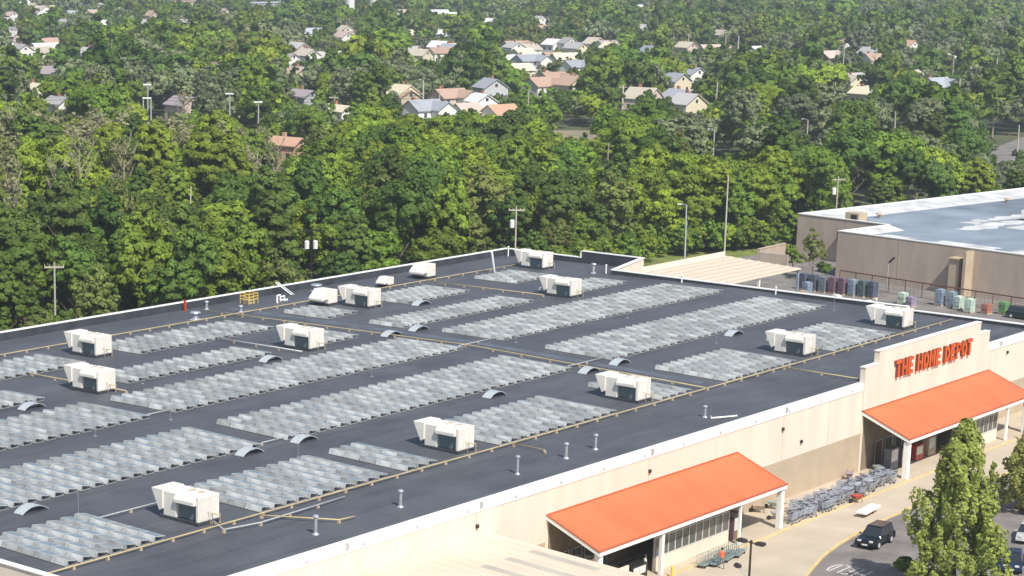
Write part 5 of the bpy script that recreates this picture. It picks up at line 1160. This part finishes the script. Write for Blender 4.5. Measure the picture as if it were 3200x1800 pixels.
for lab, L_ in seen.items():
    L_.sort(key=lambda q: q[0]); n = len(L_)
    for i, (u, v, a) in enumerate(L_):
        side = 'at left' if u < 800 else 'left of centre' if u < 1400 else 'at centre' if u < 1900 else 'right of centre' if u < 2500 else 'at right'
        if n == 1: l2 = '%s %s %s' % (lab, ZN(v), side)
        else: l2 = '%s %s from left, %s' % (ordinal(i + 1), lab, ZN(v))
        house(*a, l2)
for x, y, lab in ((1206.1, 1018.7, 'white silo tower near the top edge left of centre'), (1222.7, 1009.1, 'tan silo tower near the top edge left of centre')):
    t = thing('silo_tower', lab, 'silo', (x, y, GZ), 0, 'two silo towers on the horizon')
    b = MB(); b.lathe([(3.0, 0), (3.0, 14), (2.4, 15.2), (.3, 15.8)], seg=14); part('tank', b, HW['w' if 'white' in lab else 'c'], t)
    b = MB(); b.box(-4.4, -3.05, -1, 1, 0, 13); part('ladder_shaft', b, HW['k'], t)
    u0, v0, _ = proj(x, y, 15); u1, v1, _ = proj(x, y, 3); BOXES.append((u0 - 22, u0 + 22, v0, v1, math.hypot(x, y), .1))
# ------------------------------------------------------------------ trees near the store
t = thing('pear_tree', 'leafy upright green tree in front of the far canopy at bottom right', 'tree', (155.4, 67.8, GZ), .6)
link('crown', pear_mesh(520, 3.35, 14.7, .16, leaf_mat('leaf_pear', (0.335, 0.375, 0.085), val=.0, trans=.35), 52), t); link('trunk', trunk_mesh(12.5, .2, M['bark'], 7, .22), t)
t = thing('pear_tree', 'leafy green tree cut off by the right edge beside the silver car', 'tree', (185.7, 75.3, GZ), 2.1)
link('crown', pear_mesh(190, 1.9, 7.2, .15, leaf_mat('leaf_pear_dark', (0.27, 0.31, 0.075), val=.0, trans=.35), 50), t); link('trunk', trunk_mesh(6.5, .14, M['bark'], 7, .22), t)
for x, y, r, h, lf, lab in [(158.3, 73.3, 1.1, 1.5, 'mid', 'round green shrub at the foot of the leafy tree, frame bottom'), (160.6, 74.6, .8, 1.1, 'deep', 'smaller dark shrub beside the leafy tree')]:
    shrub(x, y, GZ, r, h, lf, lab, 'shrub', 'planter_shrub', 'shrubs in the car park island')
for i in range(9): shrub(221.0 + 1.5 * i, 88.2 + .5 * (i % 3), 0, .6, 1.1 + .2 * (i % 2), ('mid', 'bright', 'deep')[i % 3], '%s potted shrub from the left of the plants right of the far canopy' % ordinal(i + 1))
for x, y, h, r, lf, lab in [(300.2, 158.2, 7.4, 2.4, 'olive', 'small spiky tree against the warehouse corner'), (305.5, 164.6, 4.2, 1.7, 'mid', 'low bush at the warehouse corner behind the shed'), (299.0, 155.4, 3.0, 1.3, 'deep', 'dark bush right of the shed corner')]:
    t = thing('small_tree', lab, 'tree', (x, y, GZ), R.uniform(0, 6), 'small trees between shed and warehouse')
    link('crown', leaf_mesh(50, r, h, .22, LEAF[lf], 40, .15, 4), t); link('trunk', trunk_mesh(h * .8, .1, M['bark'], 4), t)

# ------------------------------------------------------------------ woods and suburb trees
NEAR, FAR = {}, {}
def var(kind, leaf, nb, r, h, base, lobes, topw=1.0, s=.26, per=76): return (kind, leaf, leaf_mesh(nb, r, h, s, LEAF[leaf], per, base, lobes, topw))
TRM = [trunk_mesh(12, .2, M['bark'], 6, .32), trunk_mesh(13, .17, M['palebark'], 5, .3), trunk_mesh(11, .22, M['bark'], 7, .36)]
NV = [var('rounded', 'bright', 170, 4.6, 13, .16, 5), var('spreading', 'bright', 180, 5.4, 12, .2, 7), var('tall', 'mid', 160, 3.9, 15, .14, 5), var('rounded', 'mid', 170, 4.7, 12.5, .15, 6), var('broad', 'mid', 190, 5.6, 13.5, .18, 7),
      var('rounded', 'deep', 160, 4.4, 13, .12, 5), var('tall', 'deep', 150, 3.5, 15, .1, 4), var('feathery', 'sage', 150, 4.7, 13, .2, 5, 1, .3, 40), var('open', 'olive', 130, 4.4, 13, .25, 6, 1, .3, 34)]
TW = [('bare-topped', 'twig', leaf_mesh(110, 3.2, 14, .2, LEAF['twig'], 24, .38, 5), bare_mesh(13.5, .2, M['palebark'])), ('thin', 'twig', leaf_mesh(90, 2.7, 15, .19, LEAF['twig'], 22, .42, 4), bare_mesh(14.5, .2, M['palebark'], 11)), ('half-bare', 'olive', leaf_mesh(70, 3.6, 13, .28, LEAF['olive'], 24, .38, 5), bare_mesh(12.5, .18, M['palebark'], 8))]
FV = [var('rounded', 'bright', 62, 5.6, 12, .1, 5, 1, .78, 18), var('rounded', 'mid', 62, 5.8, 12, .1, 5, 1, .78, 18), var('broad', 'mid', 70, 6.8, 12.5, .1, 6, 1, .8, 18), var('rounded', 'deep', 60, 5.6, 12.5, .08, 5, 1, .78, 18), var('tall', 'deep', 56, 4.2, 14, .08, 4, 1, .75, 18), var('feathery', 'sage', 66, 6.2, 12, .1, 6, 1, .7, 18), var('open', 'olive', 56, 4.6, 12, .12, 5, 1, .7, 18)]
HUE = {'bright': 'bright green', 'mid': 'mid green', 'deep': 'dark green', 'sage': 'grey-green', 'olive': 'olive', 'twig': 'brownish'}
LINE = [(-50, 180), (241, 180), (300, 188), (322, 183), (336, 178), (430, 162), (520, 140), (900, 60)]
def fline(x):
    for (a, b_), (c, d) in zip(LINE, LINE[1:]):
        if a <= x <= c: return b_ + (d - b_) * (x - a) / (c - a)
    return 60
def inpoly(x, y, P):
    k = False
    for i in range(len(P)):
        (x0, y0), (x1, y1) = P[i - 1], P[i]
        if (y0 > y) != (y1 > y) and x < (x1 - x0) * (y - y0) / (y1 - y0) + x0: k = not k
    return k
NOGO = [[(462, 170), (470, 196), (500, 216), (531, 236), (580, 248), (660, 246), (660, 206), (575, 208), (520, 190)], [(446, 296), (478, 296), (510, 338), (494, 356), (468, 338)]]
for x, y, h, k in POLES:
    u, v, d = proj(x, y, h + GZ); u2, v2, d = proj(x, y, h * (.25 if h * 6634 / d < 130 else .45)); BOXES.append((u - 5, u + 5, v - 4, v2, math.hypot(x, y), 0.0))
BOXES += [(1742, 1850, 412, 440, 560, .1), (3100, 3200, 468, 505, 540, .1), (1990, 2080, 806, 826, 330, .05), (2110, 2460, 760, 800, 345, .1)]
SNAGS = [(255.4, 277.5, 18, 'tallest pale dead trunk standing in the left woods'), (388.2, 382.7, 14, 'bare pale trunk under a flat crown by the floodlights'), (228.1, 264.1, 14, 'leftmost bare brownish tree at the frame edge'), (248.8, 276.5, 14, 'bare brownish tree left of the tallest dead trunk'), (273.6, 285.5, 15, 'bare brownish tree with slanting pale limbs'), (284.8, 262.9, 14, 'left of two bare grey trees at left centre'), (305.7, 277.0, 14, 'right of two bare grey trees at left centre')]
for x, y, h, lab in SNAGS:
    u, v, d = proj(x, y, h); u2, v2, d = proj(x, y, h * .5); BOXES.append((u - 8, u + 8, v, v2, math.hypot(x, y), .0))
HP = [(a[0], a[1], a[2]) for a in HOUSES]
TREES = []
rr = 228.0
while rr < 2450:
    d = 7.2 if rr < 440 else 9.6 if rr < 760 else 12 if rr < 1200 else 15 if rr < 1700 else 19
    steps = int(math.radians(34.5) * rr / d)
    for i in range(steps):
        a = math.radians(19.0) + math.radians(34.5) * (i + R.uniform(-.42, .42)) / steps; r_ = rr + R.uniform(-.45, .45) * d
        x, y = r_ * math.cos(a), r_ * math.sin(a)
        if y < fline(x) + 3 or any(inpoly(x, y, P) for P in NOGO): continue
        cl = math.sin(x * .021 + 1.3) + math.sin(y * .027 - .6) + .8 * math.sin((x + y) * .05) + R.uniform(-1.6, 1.6)
        H = R.uniform(8.5, 17) if rr < 440 else R.choice((R.uniform(7, 11), R.uniform(11, 17), R.uniform(12, 18)))
        edge = y - fline(x)
        if edge < 9: H *= .8
        if rr > 440 and R.random() < .12: continue
        if any(abs(x - hx) < hw * .5 + 4 and abs(y - hy) < hw * .5 + 4 for hx, hy, hw in HP): continue
        TREES.append([x, y, r_, H, cl])
    rr += d * .92
PICK = []
for x, y, r_, H, cl in TREES:
    u, v, dep = proj(x, y, 0); k = 6634.0 / dep; wpx = .30 * H * k
    tw = (u < 590 and 560 < v < 770 and R.random() < .5) or (610 < u < 990 and 560 < v < 720 and R.random() < .38)
    if tw: H = R.uniform(13.5, 17.5); cl = 99
    cap = H
    for (u0, u1, v0, v1, bd, sh) in BOXES:
        if bd < r_ - 3.5: continue
        m = (u1 - u0) * sh
        if u + wpx < u0 + m or u - wpx > u1 - m: continue
        vlim = v1 - (v1 - v0) * sh
        if v > v0:                     # tree stands lower in view than the top of what it may hide
            hmax = (v - vlim) / k * 1.02 if v > vlim else 0
            cap = min(cap, hmax)
    if cap < H:
        if cap < 3.2: continue
        H = cap * R.uniform(.85, 1.0)
    PICK.append([x, y, r_, H, cl, u, v, k])
PICK.sort(key=lambda q: q[2])
# what of each tree the photo can show: a coarse visibility grid, nearest first
GW, GH = 640, 360; grid = np.zeros((GH, GW), bool)
RL = [(0, 1037), (1580, 775), (1830, 790), (2005, 803), (2260, 800), (2400, 812), (2480, 760), (2481, 675), (3200, 603)]
for cx in range(GW):
    ux = cx * 5
    for (a, b_), (c, d_) in zip(RL, RL[1:]):
        if a <= ux <= c: grid[int((b_ + (d_ - b_) * (ux - a) / (c - a)) / 5):, cx] = True; break
yy, xx = np.mgrid[0:GH, 0:GW]
VIS = []
for q in PICK:
    x, y, r_, H, cl, u, v, k = q
    a = max(.34 * H * k / 5, .6); hz = H * k * .97 / 5; cy = v / 5 - hz * .56; b_ = max(hz * .46, .6)
    x0, x1, y0, y1 = int(u / 5 - a), int(u / 5 + a) + 2, int(cy - b_), int(cy + b_) + 2
    x0, y0 = max(x0, 0), max(y0, 0); x1, y1 = min(x1, GW), min(y1, GH)
    if x1 <= x0 or y1 <= y0: VIS.append(0); continue
    e = ((xx[y0:y1, x0:x1] - u / 5) / a) ** 2 + ((yy[y0:y1, x0:x1] - cy) / b_) ** 2 <= 1
    g = grid[y0:y1, x0:x1]; VIS.append(int((e & ~g).sum())); g |= e
order = sorted(range(len(PICK)), key=lambda i: -VIS[i])
IND = set(order[:286])
def leaf_kind(q):
    x, y, r_, H, cl, u, v, k = q
    if cl == 99: return 'T'
    if r_ > 520:  # greyer, darker leaf mix at distance, adding to the haze by colour
        f = R.random() + .12 * cl
        return 'sage' if f < .28 else 'deep' if f < .62 else 'mid' if f < .9 else 'bright' if r_ < 800 else 'olive'
    if cl > 1.5: return 'bright'
    if cl > .2: return 'mid' if R.random() < .6 else 'bright'
    if cl > -1.0: return 'mid' if R.random() < .55 else 'deep'
    if cl > -1.7: return 'deep' if R.random() < .75 else 'olive'
    return 'sage' if r_ > 420 else ('olive' if R.random() < .4 else 'deep')
BYLEAF = {}
for i, v_ in enumerate(NV): BYLEAF.setdefault(v_[1], []).append(i)
FBY = {}
for i, v_ in enumerate(FV): FBY.setdefault(v_[1], []).append(i)
items = []
FAROBJ = {}; NEAROBJ = {}
STUFF = []
for i, q in enumerate(PICK):
    x, y, r_, H, cl, u, v, k = q
    sp = leaf_kind(q); far = r_ > 620
    if i in IND: items.append((q, sp, far))
    else: STUFF.append((q, sp, far))
# rows of the wood from the store outwards, then left to right: that is how each label finds its tree
BANDS = [('against the back parapet line', 0), ('in the nearest woods', 1), ('in the lower middle woods', 2), ('in the middle woods', 3), ('in the upper woods', 4), ('at the far edge of the woods', 5), ('among the near houses', 6), ('among the far houses', 7)]
def band_of(q):
    e = q[2]; return 0 if e < 262 else 1 if e < 292 else 2 if e < 330 else 3 if e < 375 else 4 if e < 420 else 5 if e < 480 else 6 if e < 640 else 7
cnt = {}
items.sort(key=lambda it: (band_of(it[0]), it[0][5]))
for q, sp, far in items:
    x, y, r_, H, cl, u, v, k = q; bnd = BANDS[band_of(q)][0]
    rot = R.uniform(0, 2 * PI)
    if sp == 'T':
        j = R.randrange(3); form, leaf, cme, tme = TW[j]; s = H / 14.0; nm = 'bare_tree'
    elif far:
        j = R.choice(FBY[sp]); form, leaf, cme = FV[j]; tme = TRM[j % 3]; s = H / 12.2; nm = 'broadleaf_tree'
    else:
        j = R.choice(BYLEAF[sp]); form, leaf, cme = NV[j]; tme = TRM[j % 3]; s = H / 13.2; nm = 'broadleaf_tree'
    key = '%s %s tree %s' % (form, HUE[leaf], bnd); cnt[key] = cnt.get(key, 0) + 1
    lab = '%s from left, %s' % (ordinal(cnt[key]), key)
    t = thing(nm, lab, 'tree', (x, y, GZ), rot, 'trees in the woods and suburb behind the store')
    t.scale = (s * R.uniform(.8, 1.22), s * R.uniform(.8, 1.22), s)
    c = link('crown', cme, t); link('trunk', tme, t)
    (FAROBJ if far else NEAROBJ).setdefault(cme.name, c)
for x, y, h, lab in SNAGS:
    t = thing('bare_tree', lab, 'tree', (x, y, GZ), R.uniform(0, 6), 'bare trunks standing in the woods')
    link('trunk', bare_mesh(h, .3, M['palebark'], 12), t); link('crown', leaf_mesh(30, h * .16, h, .2, LEAF['twig'], 14, .5, 4), t)
# every further tree: one mass, instanced from crowns that stand in the scene
def mass(name, L_, table, label):
    if not L_: return
    me = bpy.data.meshes.new(name); n = len(L_)
    me.vertices.add(n); co = np.array([[q[0], q[1], GZ] for q, _, _, _ in L_], np.float32); me.vertices.foreach_set('co', co.ravel())
    a1 = me.attributes.new('kind', 'INT', 'POINT'); a1.data.foreach_set('value', np.array([k for _, k, _, _ in L_], np.int32))
    a2 = me.attributes.new('size', 'FLOAT', 'POINT'); a2.data.foreach_set('value', np.array([s for _, _, s, _ in L_], np.float32))
    a3 = me.attributes.new('turn', 'FLOAT', 'POINT'); a3.data.foreach_set('value', np.array([r for _, _, _, r in L_], np.float32))
    o = link(name, me); o['kind'] = 'stuff'; o['label'] = label; o['category'] = 'woodland'
    ng = bpy.data.node_groups.new(name + '_nodes', 'GeometryNodeTree'); ng.interface.new_socket('Geometry', in_out='INPUT', socket_type='NodeSocketGeometry'); ng.interface.new_socket('Geometry', in_out='OUTPUT', socket_type='NodeSocketGeometry')
    N, L = ng.nodes, ng.links; gi = N.new('NodeGroupInput'); go = N.new('NodeGroupOutput'); jn = N.new('GeometryNodeJoinGeometry')
    def attr(nm, ty):
        a = N.new('GeometryNodeInputNamedAttribute'); a.data_type = ty; a.inputs['Name'].default_value = nm; return a.outputs['Attribute']
    kd, sz, tn_ = attr('kind', 'INT'), attr('size', 'FLOAT'), attr('turn', 'FLOAT')
    cx = N.new('ShaderNodeCombineXYZ'); L.new(tn_, cx.inputs['Z']); cs = N.new('ShaderNodeCombineXYZ')
    for s_ in 'XYZ': L.new(sz, cs.inputs[s_])
    for idx, ob in enumerate(table):
        cmp_ = N.new('FunctionNodeCompare'); cmp_.data_type = 'INT'; cmp_.operation = 'EQUAL'; L.new(kd, cmp_.inputs[2]); cmp_.inputs[3].default_value = idx
        ip = N.new('GeometryNodeInstanceOnPoints'); oi = N.new('GeometryNodeObjectInfo'); oi.inputs['Object'].default_value = ob; oi.transform_space = 'ORIGINAL'; oi.inputs['As Instance'].default_value = True
        L.new(gi.outputs[0], ip.inputs['Points']); L.new(cmp_.outputs['Result'], ip.inputs['Selection']); L.new(oi.outputs['Geometry'], ip.inputs['Instance']); L.new(cx.outputs[0], ip.inputs['Rotation']); L.new(cs.outputs[0], ip.inputs['Scale'])
        L.new(ip.outputs['Instances'], jn.inputs[0])
    L.new(jn.outputs[0], go.inputs[0])
    md = o.modifiers.new('scatter', 'NODES'); md.node_group = ng
# crowns to instance: each far kind needs one standing tree; plant any that the selection above left out
tab = []
for j, (form, leaf, cme) in enumerate(FV):
    ob = FAROBJ.get(cme.name)
    if ob is None:
        cand = [s for s in STUFF if s[2] and s[1] == leaf] or [s for s in STUFF if s[2]]
        s_ = cand[j]; STUFF.remove(s_); q = s_[0]
        t = thing('broadleaf_tree', 'distant %s %s tree, one of many beyond the suburb' % (form, HUE[leaf]), 'tree', (q[0], q[1], GZ), 0, 'trees in the woods and suburb behind the store'); t.scale = (q[3] / 12.2,) * 3
        ob = link('crown', cme, t); link('trunk', TRM[j % 3], t)
    tab.append(ob)
ntab = []; nidx = {}
for j, v_ in enumerate(NV + TW):
    ob = NEAROBJ.get(v_[2].name)
    if ob is not None: nidx[j] = len(ntab); ntab.append(ob)
Lf, Ln = [], []
for q, sp, far in STUFF:
    rot = R.uniform(0, 2 * PI)
    if far or q[2] > 520:
        sp2 = 'olive' if sp == 'T' else sp
        Lf.append((q, R.choice(FBY[sp2]), q[3] / 12.2 * R.uniform(.95, 1.2), rot))
    else:
        opts = [nidx[j] for j, v_ in enumerate(NV + TW) if j in nidx and v_[1] == ('twig' if sp == 'T' else sp)] or list(nidx.values())
        Ln.append((q, R.choice(opts), q[3] / 13.2, rot))
mass('woodland', Ln, ntab, 'further trees filling the woods behind the store')
mass('distant_woodland', Lf, tab, 'mass of treetops covering the suburb to the top edge')
print('TREES', len(PICK), 'individual', len(items), 'far mass', len(Lf), 'near mass', len(Ln), 'rows', nrow)
# undergrowth filling the gaps on the forest floor
U = []
for i in range(420):
    x = R.uniform(200, 430); y = fline(x) + R.uniform(-.5, 7)
    U.append(((x, y), R.choice(FBY[R.choice(('mid', 'deep', 'mid', 'bright'))]), R.uniform(.22, .42), R.uniform(0, 6.28)))
for i in range(1500):
    a = math.radians(R.uniform(20, 52.5)); r_ = R.uniform(236, 430); x, y = r_ * math.cos(a), r_ * math.sin(a)
    e = y - fline(x)
    if e < 0 or any(inpoly(x, y, P) for P in NOGO) or (e > 16 and R.random() < .5): continue
    U.append(((x, y), R.choice(FBY[R.choice(('mid', 'deep', 'bright'))]), R.uniform(.16, .34), R.uniform(0, 6.28)))
mass('undergrowth', U, tab, 'bushes and saplings on the floor of the woods')
# ------------------------------------------------------------------ air
if HAZE > 0:
    b = MB(); b.box(-950, 7050, -950, 7050, -1.6, 53.0)
    hm = bpy.data.materials.new('haze'); hm.use_nodes = True; nt = hm.node_tree
    for nd in list(nt.nodes):
        if nd.type != 'OUTPUT_MATERIAL': nt.nodes.remove(nd)
    pv = nt.nodes.new('ShaderNodeVolumePrincipled'); pv.inputs['Color'].default_value = (.80, .90, 1.0, 1); pv.inputs['Density'].default_value = HAZE; pv.inputs['Anisotropy'].default_value = 0.1
    nt.links.new(pv.outputs['Volume'], [n_ for n_ in nt.nodes if n_.type == 'OUTPUT_MATERIAL'][0].inputs['Volume'])
    o = part('haze', b, hm, None); o['kind'] = 'stuff'; o['label'] = 'thin bluish haze over the far suburb'; o['category'] = 'haze'
cy = scene.cycles
cy.max_bounces = 6; cy.diffuse_bounces = 3; cy.glossy_bounces = 2; cy.transmission_bounces = 3; cy.volume_bounces = 1; cy.transparent_max_bounces = 6
